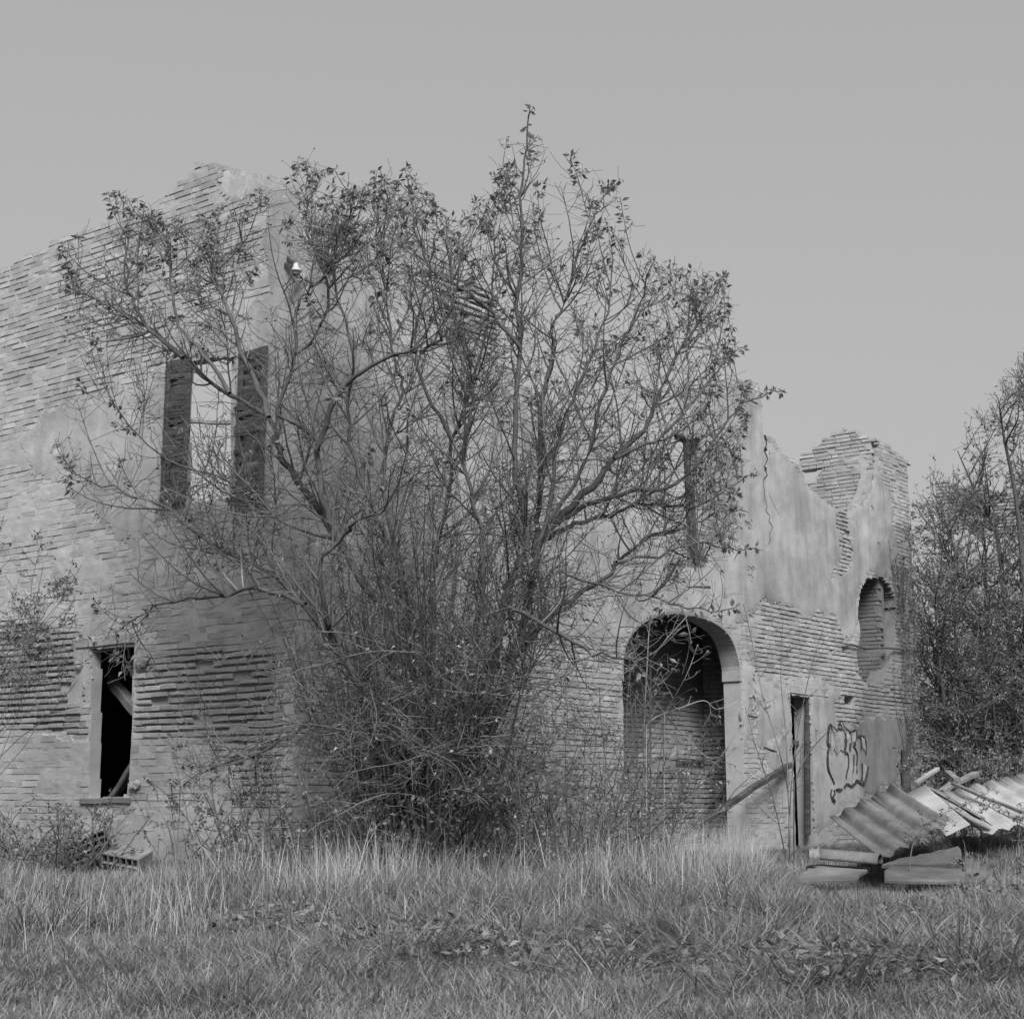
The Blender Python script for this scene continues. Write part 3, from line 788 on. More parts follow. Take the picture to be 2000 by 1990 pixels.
# ---------------- separate wall fragment on the far right
Pf = pt(1826, 936, 31.0)
PF = Plane(Pf[:2], np.array([.935, -.355]), np.array([-.355, -.935]))
F_ = lambda *p: [PF.uz(*q) for q in p]
tF = F_((1826, 936), (1850, 936), (1880, 944), (1930, 952), (2000, 968), (2060, 985))
outF = [(0, -.2), (0, tF[0][1])] + tF[1:] + [(tF[-1][0], -.2)]
holF = [F_((1925, 1320), (1925, 1170), (1938, 1138), (1955, 1125), (1972, 1140), (1985, 1175), (1985, 1320))]
fragm = brick_wall('ruined_wall', None, PF, outF, holF, .3, lambda u, z: .5 + 0 * np.asarray(u), lambda u, z: .5 + 0 * np.asarray(u), {'add': [F_((1790, 1030), (2100, 1060), (2100, 1600), (1790, 1600))], 'flake': .70}, seed=606)
tag(fragm, 'tall ruined brick wall fragment standing apart behind the bushy tree at right', 'wall')

# ================================================================== vegetation
def outside_house(p, m=.08):
    q = p[..., :2] - C0
    return ((q @ nA) > m) | ((q @ nB) > m)

def unit(v): return v / (np.linalg.norm(v, axis=-1, keepdims=True) + 1e-9)

def shoot(start, d, L, n, r0, r1, up=.15, wig=.12, R=rng):
    """one curved shoot: n+1 points"""
    P = [np.asarray(start, float)]; d = unit(np.asarray(d, float)); st = L / n
    for i in range(n):
        d = unit(d + np.array([0, 0, up]) + R.normal(0, wig, 3))
        P.append(P[-1] + d * st)
    return np.array(P), np.linspace(r0, r1, n + 1)

def sprout(P, Rr, spacing, lo, hi, n, rr, up, wig, f0=.15, spread=.9, ok=None, k=3, R=rng, bias=None):
    """side shoots along a branch -> list of (pts, radii, sides)"""
    out = []
    seg = np.linalg.norm(np.diff(P, axis=0), axis=1); cum = np.concatenate([[0], np.cumsum(seg)]); T = cum[-1]
    if T <= 0: return out
    m = R.poisson(T * (1 - f0) / spacing)
    for s in np.sort(R.uniform(f0 * T, T, m)):
        i = min(np.searchsorted(cum, s) - 1, len(seg) - 1); i = max(i, 0)
        f = (s - cum[i]) / max(seg[i], 1e-6)
        p = P[i] * (1 - f) + P[i + 1] * f
        d = unit(P[i + 1] - P[i])
        q = R.normal(0, 1, 3); q = unit(q - d * (q @ d))
        dd = unit(d * R.uniform(.25, .9) + q * spread + (bias if bias is not None else 0))
        L = R.uniform(lo, hi) * (1.15 - .5 * s / T)
        pr = np.interp(s, cum, Rr)
        a, b = shoot(p, dd, L, n, min(rr[0], pr * .8), rr[1], up, wig, R)
        if ok is not None and not ok(a[-1]):
            a, b = shoot(p, dd, L * .5, n, min(rr[0], pr * .8), rr[1], up, wig, R)
            if not ok(a[-1]): continue
        out.append((a, b, k))
    return out

def rosette(tips, dirs, n, L, R=rng, droop=.7):
    """leaf clusters at twig tips: leaves spreading and hanging"""
    tips = np.asarray(tips); dirs = np.asarray(dirs)
    B = np.repeat(tips, n, 0); D = np.repeat(dirs, n, 0)
    m = len(B)
    B = B - D * R.uniform(0, .10, (m, 1))
    q = R.normal(0, 1, (m, 3)); q = unit(q - D * np.sum(q * D, 1, keepdims=True))
    d = unit(D * .25 + q + np.array([0, 0, -1.]) * R.uniform(0, droop, (m, 1)))
    return B + d * .01, d, R.uniform(.65, 1.15, m) * L

# ---------------- the big multi-stemmed tree in front of the corner
tree_R = np.random.default_rng(21)
hull = [(100, 880), (110, 740), (75, 600), (120, 440), (215, 365), (280, 385), (330, 430), (440, 380), (560, 330), (590, 298), (650, 320), (680, 375), (740, 330), (800, 322),
        (850, 385), (900, 400), (950, 370), (980, 290), (1015, 205), (1045, 205), (1075, 290), (1130, 300), (1160, 360), (1215, 345), (1240, 430), (1290, 500), (1340, 520), (1420, 530),
        (1430, 610), (1440, 690), (1468, 760), (1455, 850), (1445, 950), (1440, 1050), (1440, 1100), (1420, 1160), (1390, 1230), (1330, 1330), (1300, 1480), (1260, 1620), (480, 1640),
        (400, 1560), (320, 1560), (250, 1480), (200, 1260), (120, 1260), (170, 1100), (130, 980)]
hull_np = hull
def in_hull(p):
    x, y = proj(np.asarray(p))
    return bool(inpoly(x, y, hull_np)) and bool(outside_house(np.asarray(p)))
# limbs: (depth at the foot, depth at the tip, foot radius, tip radius, traced points from foot to tip)
LIMBS = [
 (13.3, 14.3, .060, .007, [(820, 1650), (800, 1500), (770, 1330), (755, 1191), (718, 1151), (664, 1057), (595, 958), (555, 900), (546, 870), (524, 815), (448, 768), (357, 699), (299, 644), (204, 593), (127, 560)]),
 (13.3, 13.2, .034, .006, [(664, 1057), (640, 1000), (626, 960), (619, 859), (570, 822), (545, 800), (578, 700), (579, 608), (597, 571), (640, 535), (685, 495), (720, 430)]),
 (13.2, 12.2, .028, .006, [(620, 880), (653, 779), (704, 728), (769, 695), (842, 677), (880, 600), (905, 470)]),
 (13.0, 13.6, .030, .006, [(524, 815), (500, 745), (470, 690), (445, 600), (420, 540), (425, 460), (435, 400)]),
 (13.0, 13.8, .022, .005, [(448, 768), (400, 690), (350, 640), (335, 560), (330, 480), (318, 430)]),
 (13.6, 14.4, .024, .005, [(357, 699), (290, 640), (255, 580), (247, 530), (248, 450), (235, 385)]),
 (13.3, 12.0, .036, .006, [(800, 1600), (720, 1380), (650, 1240), (638, 1209), (627, 1104), (675, 1046), (697, 1020), (755, 984), (790, 900), (800, 800)]),
 (13.2, 14.8, .036, .006, [(805, 1600), (740, 1400), (660, 1270), (626, 1228), (597, 1180), (521, 1118), (437, 1075), (350, 1013), (310, 985), (240, 960), (160, 935), (120, 890)]),
 (13.2, 14.6, .024, .005, [(597, 1180), (500, 1150), (420, 1165), (330, 1175), (280, 1200), (225, 1235)]),
 (13.1, 14.2, .026, .006, [(810, 1600), (740, 1480), (619, 1417), (510, 1468), (419, 1497), (357, 1533)]),
 (13.2, 13.0, .052, .006, [(850, 1640), (900, 1480), (952, 1355), (984, 1180), (1010, 1104), (1032, 1046), (1010, 955), (1003, 880), (1017, 680), (1010, 590), (1020, 484), (1015, 380), (1030, 290), (1035, 205)]),
 (13.4, 13.8, .048, .006, [(860, 1620), (950, 1450), (1000, 1300), (1024, 1209), (1039, 1118), (1046, 1064), (1053, 954), (1057, 790), (1083, 691), (1078, 640), (1100, 590), (1140, 470), (1170, 400), (1210, 350)]),
 (13.5, 14.6, .040, .006, [(1046, 1064), (1100, 1005), (1174, 929), (1199, 895), (1261, 838), (1282, 783), (1320, 700), (1370, 620), (1400, 560), (1418, 540)]),
 (13.5, 15.4, .030, .005, [(1050, 1056), (1100, 1010), (1178, 976), (1246, 957), (1321, 950), (1380, 880), (1440, 800), (1500, 770), (1530, 765)]),
 (13.6, 15.8, .028, .005, [(1050, 1060), (1100, 1035), (1134, 1020), (1207, 999), (1246, 983), (1310, 985), (1360, 990), (1430, 950), (1480, 920)]),
 (13.4, 15.6, .046, .006, [(870, 1620), (900, 1450), (952, 1330), (1021, 1264), (1068, 1209), (1119, 1169), (1192, 1123), (1204, 1098), (1277, 1046), (1340, 1030), (1400, 1000), (1460, 1000)]),
 (13.0, 12.4, .016, .004, [(1100, 1100), (1116, 1127), (1204, 1152), (1308, 1176), (1373, 1195), (1440, 1185)]),
 (13.3, 13.4, .034, .006, [(845, 1620), (890, 1450), (922, 1275), (944, 1104), (930, 1009), (908, 900), (920, 800), (930, 720), (955, 610), (965, 500), (950, 400)]),
 (13.6, 14.0, .036, .006, [(835, 1620), (840, 1400), (846, 1118), (857, 1046), (875, 973), (885, 862), (920, 740), (885, 620), (880, 520), (868, 420)]),
 (13.7, 14.2, .030, .006, [(825, 1620), (790, 1400), (800, 1200), (770, 1060), (748, 960), (763, 826), (784, 753), (766, 680), (751, 535), (735, 430), (752, 340)]),
 (13.5, 13.0, .028, .005, [(830, 1600), (800, 1300), (778, 1104), (748, 1035), (700, 930), (680, 800), (690, 690), (655, 560), (660, 470), (690, 400), (680, 370)]),
 (13.3, 12.6, .022, .005, [(1046, 1064), (1110, 960), (1150, 880), (1180, 760), (1230, 640), (1260, 560), (1280, 500)]),
 (13.2, 13.4, .024, .005, [(1039, 1118), (1075, 980), (1090, 860), (1130, 760), (1170, 660), (1195, 560), (1190, 470)]),
 (13.5, 14.5, .020, .004, [(1199, 895), (1280, 860), (1340, 800), (1390, 740), (1430, 690), (1450, 680)]),
 (13.5, 15.2, .018, .004, [(1204, 1098), (1290, 1085), (1360, 1060), (1430, 1075), (1480, 1070)]),
 (13.0, 12.6, .022, .004, [(1017, 680), (960, 610), (900, 560), (840, 520), (810, 440), (795, 340)]),
 (13.2, 13.8, .020, .004, [(579, 691), (630, 640), (640, 560), (610, 470), (600, 390), (600, 310)]),
 (13.3, 13.0, .020, .004, [(885, 862), (830, 760), (810, 660), (830, 560), (850, 470), (850, 400)]),
 (13.0, 12.2, .022, .004, [(984, 1180), (1080, 1230), (1160, 1270), (1230, 1290), (1290, 1350)]),
 (13.4, 14.6, .020, .004, [(664, 1057), (560, 1020), (480, 960), (420, 930), (330, 900), (250, 830), (215, 780)]),
]
tree_lines, leaf_tips, leaf_dirs = [], [], []
lvl1 = []
for d0, d1, ra, rb, px in LIMBS:
    f = np.linspace(0, 1, len(px))
    P = np.array([pt(x, y, d0 + (d1 - d0) * t) for (x, y), t in zip(px, f)])
    if px[0][1] > 1580:
        g0 = P[0].copy(); g0[2] = -.05; g0[0] += (-.75 - g0[0]) * .5; P = np.concatenate([[g0], P])
    P = smooth_line(P, 4)
    P[2:-1] += tree_R.normal(0, .012, P[2:-1].shape)
    t = np.linspace(0, 1, len(P))
    Rr = rb + (ra - rb) * (1 - t) ** 1.1
    tree_lines.append((P, Rr, 8))
    lvl1.append((P, Rr))
up_limb = np.array([0, 0, .25])
L1 = []
for P, Rr in lvl1:
    L1 += sprout(P, Rr, .15, .55, 1.5, 8, (.011, .0032), .11, .09, .2, .8, in_hull, 5, tree_R, up_limb)
L2 = []
for P, Rr, k in L1:
    L2 += sprout(P, Rr, .095, .18, .55, 5, (.005, .0024), .06, .13, .12, .9, in_hull, 3, tree_R)
for P, Rr in lvl1:
    L2 += sprout(P, Rr, .10, .25, .7, 5, (.006, .0026), .08, .16, .2, 1.0, in_hull, 3, tree_R)
L3 = []
for P, Rr, k in L2:
    L3 += sprout(P, Rr, .165, .07, .26, 3, (.0036, .0022), .03, .18, .1, 1.0, None, 3, tree_R)
# water sprouts rising from the stool
base_p = pt(835, 1650, 13.2); base_p[2] = 0
SUCK = []
for i in range(90):
    a = tree_R.uniform(0, 2 * pi); rr = tree_R.uniform(.05, .42)
    st = base_p + np.array([cos(a) * rr * 1.2, sin(a) * rr * .7, 0])
    st[2] = tree_R.uniform(0, .9)
    lean = np.array([cos(a) * .30 + tree_R.normal(0, .09), sin(a) * .2 + tree_R.normal(0, .08), 1.])
    L = tree_R.uniform(1.2, 3.3)
    p, r = shoot(st, lean, L, 10, tree_R.uniform(.008, .017), .003, .03, .05, tree_R)
    SUCK.append((p, r, 5))
S2 = []
for P, Rr, k in SUCK:
    S2 += sprout(P, Rr, .21, .2, .6, 5, (.006, .0026), .05, .15, .25, .9, in_hull, 3, tree_R)
S3 = []
for P, Rr, k in S2:
    S3 += sprout(P, Rr, .12, .07, .25, 3, (.0035, .0022), .0, .2, .1, 1.0, None, 3, tree_R)
tree = empty('fruit_tree', base_p, 'wide many-stemmed tree with thin leafless twigs and leafy tips in front of the house corner', 'tree')
trunk = keep(tubes_mesh('trunk', tree_lines, M['bark'], tree))
M['bark_dark'] = material('dark_stem_bark', .025, .06, 9, bump=.6, bscale=30, fine=.2)
keep(tubes_mesh('stems', SUCK, M['bark_dark'], tree))
# drooping side shoots around the stool
DR = []
for i in range(150):
    P, Rr, k = SUCK[tree_R.integers(len(SUCK))] if i % 3 else (lvl1[tree_R.choice([6, 7, 9, 10, 11, 15, 17, 18])] + (8,))
    j = tree_R.integers(2, max(4, int(len(P) * .6)))
    sd_ = 1 if tree_R.random() < .62 else -1
    a, b = shoot(P[j], np.array([sd_ * tree_R.uniform(.6, 1.2), tree_R.normal(-.15, .5), tree_R.uniform(-.1, .6)]), tree_R.uniform(.6, 1.7), 9, .007, .0026, -.10, .13, tree_R)
    if a[-1][2] > .1 and in_hull(a[-1]) and bool(outside_house(a[5])): DR.append((a, b, 4))
DR2 = []
for P, Rr, k in DR: DR2 += sprout(P, Rr, .10, .12, .5, 4, (.0045, .0024), -.03, .16, .15, 1.0, in_hull, 3, tree_R)
DR3 = []
for P, Rr, k in DR2: DR3 += sprout(P, Rr, .13, .06, .22, 3, (.0034, .0022), -.02, .2, .1, 1.0, None, 3, tree_R)
S2 += DR2
keep(tubes_mesh('twigs', L1 + L2 + L3 + S2 + S3 + DR + DR3, M['twig'], tree))
# leaves: clusters on the outer, upper tips, few and withered inside
Bs, Ds, Ls = [], [], []
hx = np.array([h[0] for h in hull]); hy = np.array([h[1] for h in hull])
def rim(p):
    x, y = proj(p)
    a = np.stack([hx, hy], 1); b = np.roll(a, -1, 0)
    q = np.array([x, y]); ab = b - a
    t = np.clip(((q - a) * ab).sum(1) / (ab * ab).sum(1), 0, 1)
    return np.min(np.linalg.norm(a + ab * t[:, None] - q, axis=1)), x, y
tips = []
for group, base in ((L1, 1.0), (L2, .24), (S2, .04)):
    for P, Rr, k in group:
        d, x, y = rim(P[-1])
        top = np.clip((900 - y) / 350, 0, 1)
        pr = base * (1.15 * np.exp(-d / 85) * (.35 + .75 * top) + .13 * top + .04)
        if tree_R.random() < pr:
            dd = unit(P[-1] - P[-2])
            tips.append((P[-1], dd, 1.0))
            if len(P) > 7 and tree_R.random() < .6:
                tips.append((P[-2], dd, 1.0))
                if tree_R.random() < .4: tips.append((P[-3], dd, 1.0))
for P, Rr in lvl1:
    d = unit(P[-1] - P[-3])
    for q in range(3): tips.append((P[-1 - q * 2], d, 1.15))
cell = {}; kept = []
for i in tree_R.permutation(len(tips)):
    x, y = proj(tips[i][0]); c_ = (int(x // 38), int(y // 38))
    cell[c_] = cell.get(c_, 0) + 1
    if cell[c_] <= (4 if rim(tips[i][0])[0] < 60 else 2): kept.append(tips[i])
tips = kept
tp = np.array([t[0] for t in tips]); td = np.array([t[1] for t in tips])
b, d, l = rosette(tp, td, 8, .082, tree_R)
keep(leaves_mesh('crown', b, d, l, l * .42, M['leaf'], tree, curl=.45))
# single leaves left hanging inside the crown
cand = L2 + S2 + L3[::3] + S3[::2]
pick = tree_R.choice(len(cand), 3600, replace=False)
b = np.array([cand[i][0][-1] if tree_R.random() < .5 else cand[i][0][len(cand[i][0]) // 2] for i in pick])
d = unit(tree_R.normal(0, 1, b.shape) + np.array([0, 0, -.5]))
l = tree_R.uniform(.03, .06, len(b))
yy = proj(b)[1]
keep(leaves_mesh('withered_leaves', b, d, l, l * .5, M['leaf_pale'], tree, curl=.6))
M['leaf_deep'] = material('dark_leaf', .03, .08, 3, island=.5, translucent=.2, rough=.5)  # darker leaf colour carries the shade of the hollow among the stems
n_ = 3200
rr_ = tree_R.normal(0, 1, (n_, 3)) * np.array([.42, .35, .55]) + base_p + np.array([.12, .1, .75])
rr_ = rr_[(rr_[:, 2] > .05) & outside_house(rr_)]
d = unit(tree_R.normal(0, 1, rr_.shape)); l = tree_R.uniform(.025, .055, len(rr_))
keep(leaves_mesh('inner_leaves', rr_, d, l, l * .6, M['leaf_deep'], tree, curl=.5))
print('tree', len(L1), len(L2), len(L3), len(SUCK), len(S2), len(S3), len(tips))

# ---------------- generic shrub: arching stems, twigs and small leaves
def shrub(name, base, spread, n_stem, Lr, label, cat, leaf_n, leaf_L, R, up=.02, arch=-.03, stem_r=.010, mat_leaf='leaf_dark', depth_spread=.6, ok=None, lean=(0, 0), group=None,
          tw=(.14, .15, .45), tw2=.12, wig=.09, mat_stem='twig', leafw=.55):
    base = np.asarray(base, float)
    st, t1, t2 = [], [], []
    for i in range(n_stem):
        a = R.uniform(0, 2 * pi); r = math.sqrt(R.random())
        b = base + np.array([cos(a) * r * spread, sin(a) * r * spread * depth_spread, 0])
        b[2] = float(ground_z(b[0], b[1])) if base[2] < .2 else base[2]
        d = np.array([cos(a) * R.uniform(.1, .8) + lean[0], sin(a) * R.uniform(.1, .6) + lean[1], 1.])
        p, rr = shoot(b, d, R.uniform(*Lr), 9, stem_r * R.uniform(.6, 1.2), .003, up + arch * R.uniform(0, 2), wig, R)
        p[:, 2] = np.maximum(p[:, 2], .03)
        if ok is not None and not ok(p[-1]): continue
        st.append((p, rr, 5))
    for P, Rr, k in st: t1 += sprout(P, Rr, tw[0], tw[1], tw[2], 4, (.005, .0024), .02, .16, .12, 1.0, ok, 3, R)
    for P, Rr, k in t1: t2 += sprout(P, Rr, tw2, .06, .2, 3, (.0034, .0022), .0, .2, .1, 1.0, None, 3, R)
    o = empty(name, base, label, cat, group)
    keep(tubes_mesh('stems', st + t1 + t2, M[mat_stem], o))
    allp = t1 + t2
    if leaf_n and allp:
        pick = R.integers(0, len(allp), leaf_n)
        b = []
        for i in pick:
            P = allp[i][0]; f = R.random() * (len(P) - 1); j = min(int(f), len(P) - 2); b.append(P[j] + (P[j + 1] - P[j]) * (f - j))
        b = np.array(b); d = unit(R.normal(0, 1, b.shape) + np.array([0, 0, -.2])); l = R.uniform(.6, 1.2, len(b)) * leaf_L
        keep(leaves_mesh('foliage', b, d, l, l * leafw, M[mat_leaf], o))
    return o
def gp(px, depth):       # a ground point under a picture column
    p = pt(px, 1600, depth); p[2] = float(ground_z(p[0], p[1])); return p
oh = lambda p: bool(outside_house(np.asarray(p), .05))
SR = np.random.default_rng(5)
shrub('bramble_thicket', gp(680, 13.5), 1.3, 62, (.5, 1.5), 'tangled dark bramble thicket at the foot of the big tree, left half', 'shrub', 5200, .045, SR, ok=oh, arch=-.06)
shrub('bramble_thicket', gp(1010, 13.8), 1.2, 70, (.6, 1.7), 'tangled twiggy thicket right of the big tree stems, before the side wall', 'shrub', 2600, .045, SR, ok=oh, arch=-.04, mat_leaf='leaf_pale')
shrub('thicket_shrub', gp(1150, 15.4), 1.0, 60, (.7, 2.1), 'loose leafless shrub standing left of the arched opening', 'shrub', 900, .045, SR, ok=oh, arch=-.03, mat_leaf='leaf_pale')
# sapling in front of the arch, thin one before the doorway, small one under the lower window
def sapling(name, label, depth, stems, R, twn, leaf_n, leaf_L=.05, rad=.012, mat='twig'):
    o = None; st = []
    for px in stems:
        P = smooth_line([pt(x, y, depth + .15 * R.normal()) for x, y in px], 4); P[0][2] = min(P[0][2], 0)
        st.append((P, np.linspace(rad * R.uniform(.7, 1.1), .003, len(P)), 6))
    t1 = []; t2 = []
    for P, Rr, k in st: t1 += sprout(P, Rr, twn, .15, .5, 4, (.005, .0026), .08, .14, .25, .8, oh, 3, R)
    for P, Rr, k in t1: t2 += sprout(P, Rr, .15, .06, .2, 3, (.0034, .0024), .03, .2, .2, .9, oh, 3, R)
    o = empty(name, st[0][0][0], label, 'sapling')
    keep(tubes_mesh('stems', st + t1 + t2, M[mat], o))
    al = t1 + t2
    pick = R.integers(0, len(al), leaf_n)
    b = np.array([al[i][0][-1] for i in pick]); d = unit(R.normal(0, 1, b.shape) + np.array([0, 0, -.4])); l = R.uniform(.6, 1.2, len(b)) * leaf_L
    keep(leaves_mesh('foliage', b, d, l, l * .5, M['leaf_pale'], o))
    return o
sapling('sapling', 'pale forked sapling standing in front of the arched opening', 17.2,
        [[(1252, 1740), (1256, 1560), (1258, 1420), (1264, 1300), (1270, 1215), (1290, 1150), (1320, 1100)], [(1258, 1420), (1282, 1400), (1330, 1382), (1375, 1368), (1400, 1385), (1440, 1370)],
         [(1264, 1300), (1300, 1250), (1345, 1200), (1380, 1160)], [(1258, 1460), (1300, 1390), (1340, 1320), (1362, 1260)], [(1256, 1560), (1236, 1430), (1230, 1300), (1240, 1200)],
         [(1290, 1385), (1330, 1430), (1370, 1470), (1410, 1500)]], SR, .22, 130, .06, .013, 'twig_pale')
sapling('sapling', 'thin many-stemmed sapling growing before the narrow doorway', 19.0,
        [[(1538, 1700), (1540, 1560), (1520, 1460), (1490, 1360), (1470, 1260), (1452, 1180)], [(1540, 1700), (1545, 1540), (1560, 1420), (1585, 1300), (1610, 1220)],
         [(1540, 1560), (1535, 1440), (1525, 1320), (1530, 1200)], [(1545, 1540), (1580, 1470), (1625, 1420)], [(1540, 1700), (1510, 1560), (1480, 1470), (1455, 1380)]], SR, .3, 50, .05, .010, 'twig')
sapling('sapling', 'small bare sapling with few stems at the gable foot', 15.6,
        [[(344, 1790), (342, 1680), (338, 1600), (328, 1550)], [(344, 1790), (346, 1660), (350, 1590), (352, 1530)], [(348, 1790), (372, 1680), (405, 1640), (425, 1590), (440, 1560)],
         [(338, 1790), (318, 1690), (290, 1640), (276, 1612)], [(342, 1680), (330, 1620), (310, 1580)]], SR, .25, 60, .05, .009)
# twigs of an off-frame bush reaching in at the left, low bush below it
shrub('bush', pt(-70, 1560, 14.6) * np.array([1, 1, 0]) + np.array([-.9, 0, 0]), .5, 170, (2.2, 4.2), 'fine-twigged leafy bush reaching into the picture from the left edge', 'shrub', 9000, .036, SR, up=.05, arch=-.07, stem_r=.006, ok=lambda p: oh(p) and proj(np.asarray(p))[0] < 165 and 930 < proj(np.asarray(p))[1] < 1330, lean=(.45, 0), wig=.10)
shrub('low_bush', gp(45, 14.4), .8, 60, (.4, .95), 'low rounded bramble bush at the wall foot by the left edge', 'shrub', 2600, .04, SR, arch=-.06, ok=oh)
# right-hand side
def ok_r(p):
    x, y = proj(np.asarray(p))
    return x > np.interp(y, [850, 1100, 1250, 1500], [1742, 1765, 1790, 1790]) and y > np.interp(x, [1785, 1840, 1900, 1950, 2000, 2100], [940, 865, 800, 745, 670, 640]) and oh(p)
def big_tree(name, base, label, R, stems, leaf_n, leaf_L, lf):
    st = []
    for d0, d1, ra, px in stems:
        P = smooth_line([pt(x, y, d0 + (d1 - d0) * i / (len(px) - 1)) for i, (x, y) in enumerate(px)], 4)
        P[0][2] = min(P[0][2], 0.0)
        st.append((P, np.linspace(ra, .006, len(P)), 7))
    t0, t1, t2 = [], [], []
    upv = np.array([0, 0, .35])
    for P, Rr, k in st: t0 += sprout(P, Rr, .105, .6, 1.6, 7, (.014, .004), .07, .13, .12, .9, ok_r, 5, R, upv)
    for P, Rr, k in t0: t1 += sprout(P, Rr, .085, .2, .65, 4, (.006, .003), .06, .16, .12, .9, ok_r, 3, R)
    for P, Rr, k in t1: t2 += sprout(P, Rr, .16, .08, .25, 3, (.004, .0026), .03, .2, .1, .9, None, 3, R)
    o = empty(name, st[0][0][0], label, 'tree')
    keep(tubes_mesh('trunk', st + t0, M['bark'], o))
    keep(tubes_mesh('twigs', t1 + t2, M['twig'], o))
    al = t1 + t2
    yv = np.array([proj(a[0][-1])[1] for a in al]); w_ = lf(yv); w_ = w_ / w_.sum()
    pick = R.choice(len(al), leaf_n, p=w_)
    b = []
    for i in pick:
        P = al[i][0]; f = R.random() * (len(P) - 1); j = min(int(f), len(P) - 2); b.append(P[j] + (P[j + 1] - P[j]) * (f - j))
    b = np.array(b); d = unit(R.normal(0, 1, b.shape) + np.array([0, 0, -.3])); l = R.uniform(.6, 1.2, len(b)) * leaf_L
    keep(leaves_mesh('crown', b, d, l, l * .5, M['leaf_dark'], o))
    return o
TR = np.random.default_rng(77)
big_tree('bushy_tree', None, 'dense dark bushy tree filling the right edge of the picture', TR,
         [(19, 19.5, .07, [(1990, 1720), (1985, 1500), (1980, 1300), (1960, 1150), (1945, 1040), (1905, 960), (1870, 880)]), (19, 18.5, .06, [(2010, 1720), (2010, 1400), (2000, 1150), (1985, 980), (1960, 850), (1950, 780)]),
          (19, 19, .05, [(1960, 1720), (1925, 1500), (1905, 1320), (1890, 1200), (1865, 1080), (1835, 980)]), (19, 20, .06, [(2040, 1720), (2040, 1300), (2030, 1000), (2015, 820), (2000, 700)]),
          (19, 18.2, .04, [(1970, 1700), (1900, 1560), (1855, 1440), (1830, 1320), (1815, 1200)]), (19, 19.6, .05, [(2060, 1720), (2080, 1300), (2070, 1000), (2060, 760)]),
          (19, 18, .04, [(1990, 1700), (1950, 1500), (1940, 1380), (1925, 1260)]), (18.6, 18, .035, [(1900, 1700), (1860, 1520), (1845, 1380), (1830, 1250), (1825, 1150)]), (18.8, 18.6, .04, [(1940, 1700), (1890, 1480), (1870, 1300), (1860, 1150), (1850, 1040)]), (19.3, 19.8, .04, [(1930, 1700), (1900, 1450), (1920, 1250), (1925, 1080), (1910, 990)])], 24000, .055, lambda y: np.clip((y - 650) / 350, .12, 1.))
shrub('bramble_thicket', gp(1890, 17.4), 1.3, 120, (.7, 1.7), 'dark bramble bank between the house end and the corrugated sheets', 'shrub', 7000, .05, SR, arch=-.07, ok=lambda p: proj(np.asarray(p))[0] > 1735 and oh(p))
# climber on the end strip of the side wall
iv = []
for i in range(46):
    u = uE - SR.uniform(.05, .95); z = SR.uniform(.2, 4.6)
    d = dB3 * SR.normal(0, .4) + zz * 1.0
    p, r = shoot(PB.xyz(u, z, .03), d, SR.uniform(.6, 1.7), 8, .006, .003, .05, .12, SR)
    q = p[:, :2] - C0; o_ = q @ nB; o2 = np.clip(o_, .02, .14)
    p[:, :2] += nB * (o2 - o_)[:, None]
    iv.append((p, r, 4))
iv2 = []
for P, Rr, k in iv: iv2 += sprout(P, Rr, .10, .1, .45, 4, (.004, .0024), .0, .2, .05, 1.0, oh, 3, SR)
ivy = empty('climber', PB.xyz(uE - .4, 0, .1), 'leafy climber on the far end of the side wall, right of the niche', 'climbing plant')
keep(tubes_mesh('stems', iv + iv2, M['twig'], ivy))
al = iv + iv2
pick = SR.integers(0, len(al), 2400)
b = np.array([al[i][0][SR.integers(1, len(al[i][0]))] for i in pick]); d = unit(SR.normal(0, 1, b.shape) + nB3 * .4); l = SR.uniform(.03, .06, len(b))
keep(leaves_mesh('foliage', b, d, l, l * .55, M['leaf_dark'], ivy))

# ================================================================== debris
def spray_sheet(name, P00, P10, P01, pitches, amp, label, mat, thick=.008, nl=5, seed=0, group=None, sag=.0, jag=0.0, cat='roofing sheet'):
    """corrugated sheet: P00->P10 across the waves, P00->P01 along the ridges"""
    R = np.random.default_rng(seed)
    P00, P10, P01 = map(np.asarray, (P00, P10, P01))
    X = P10 - P00; Y = P01 - P00; N = unit(np.cross(X, Y)); N = N if N[2] > 0 else -N
    nu = pitches * 12 + 1
    u = np.linspace(0, 1, nu); v = np.linspace(0, 1, nl)
    prof = amp * np.abs(np.cos(u * pitches * pi)) ** 1.4 * 1.0 if amp > 0 else 0 * u
    Vt = []
    for j in v:
        e0 = R.normal(0, jag, nu) if j in (0, 1) else 0 * u
        for i in range(nu):
            Vt.append(P00 + X * u[i] + Y * (j + e0[i]) + N * (prof[i] - sag * 4 * j * (1 - j)))
    Vt = np.array(Vt); n = len(Vt)
    V = np.concatenate([Vt, Vt - N * thick])
    ix = np.arange(n).reshape(nl, nu)
    a, b, c, d = ix[:-1, :-1], ix[:-1, 1:], ix[1:, 1:], ix[1:, :-1]
    T = np.stack([a, b, c, d], -1).reshape(-1, 4)
    per = np.concatenate([ix[0, :], ix[1:, -1], ix[-1, -2::-1], ix[-2:0:-1, 0]])
    nx = np.roll(per, -1)
    Q = np.concatenate([T, T[:, ::-1] + n, np.stack([per, per + n, nx + n, nx], 1)])
    o = mk(name, V, [Q], M[mat], None, smooth=True)
    return tag(o, label, cat, group)
k5 = lambda x, y: (1580 + x / 4.6, 1480 + y / 4.6)
D1, D2 = 14.8, 13.6
a = pt(*k5(200, 560), D1); b = pt(*k5(760, 262), D1 + .15); c = pt(*k5(660, 930), D2 - .3)
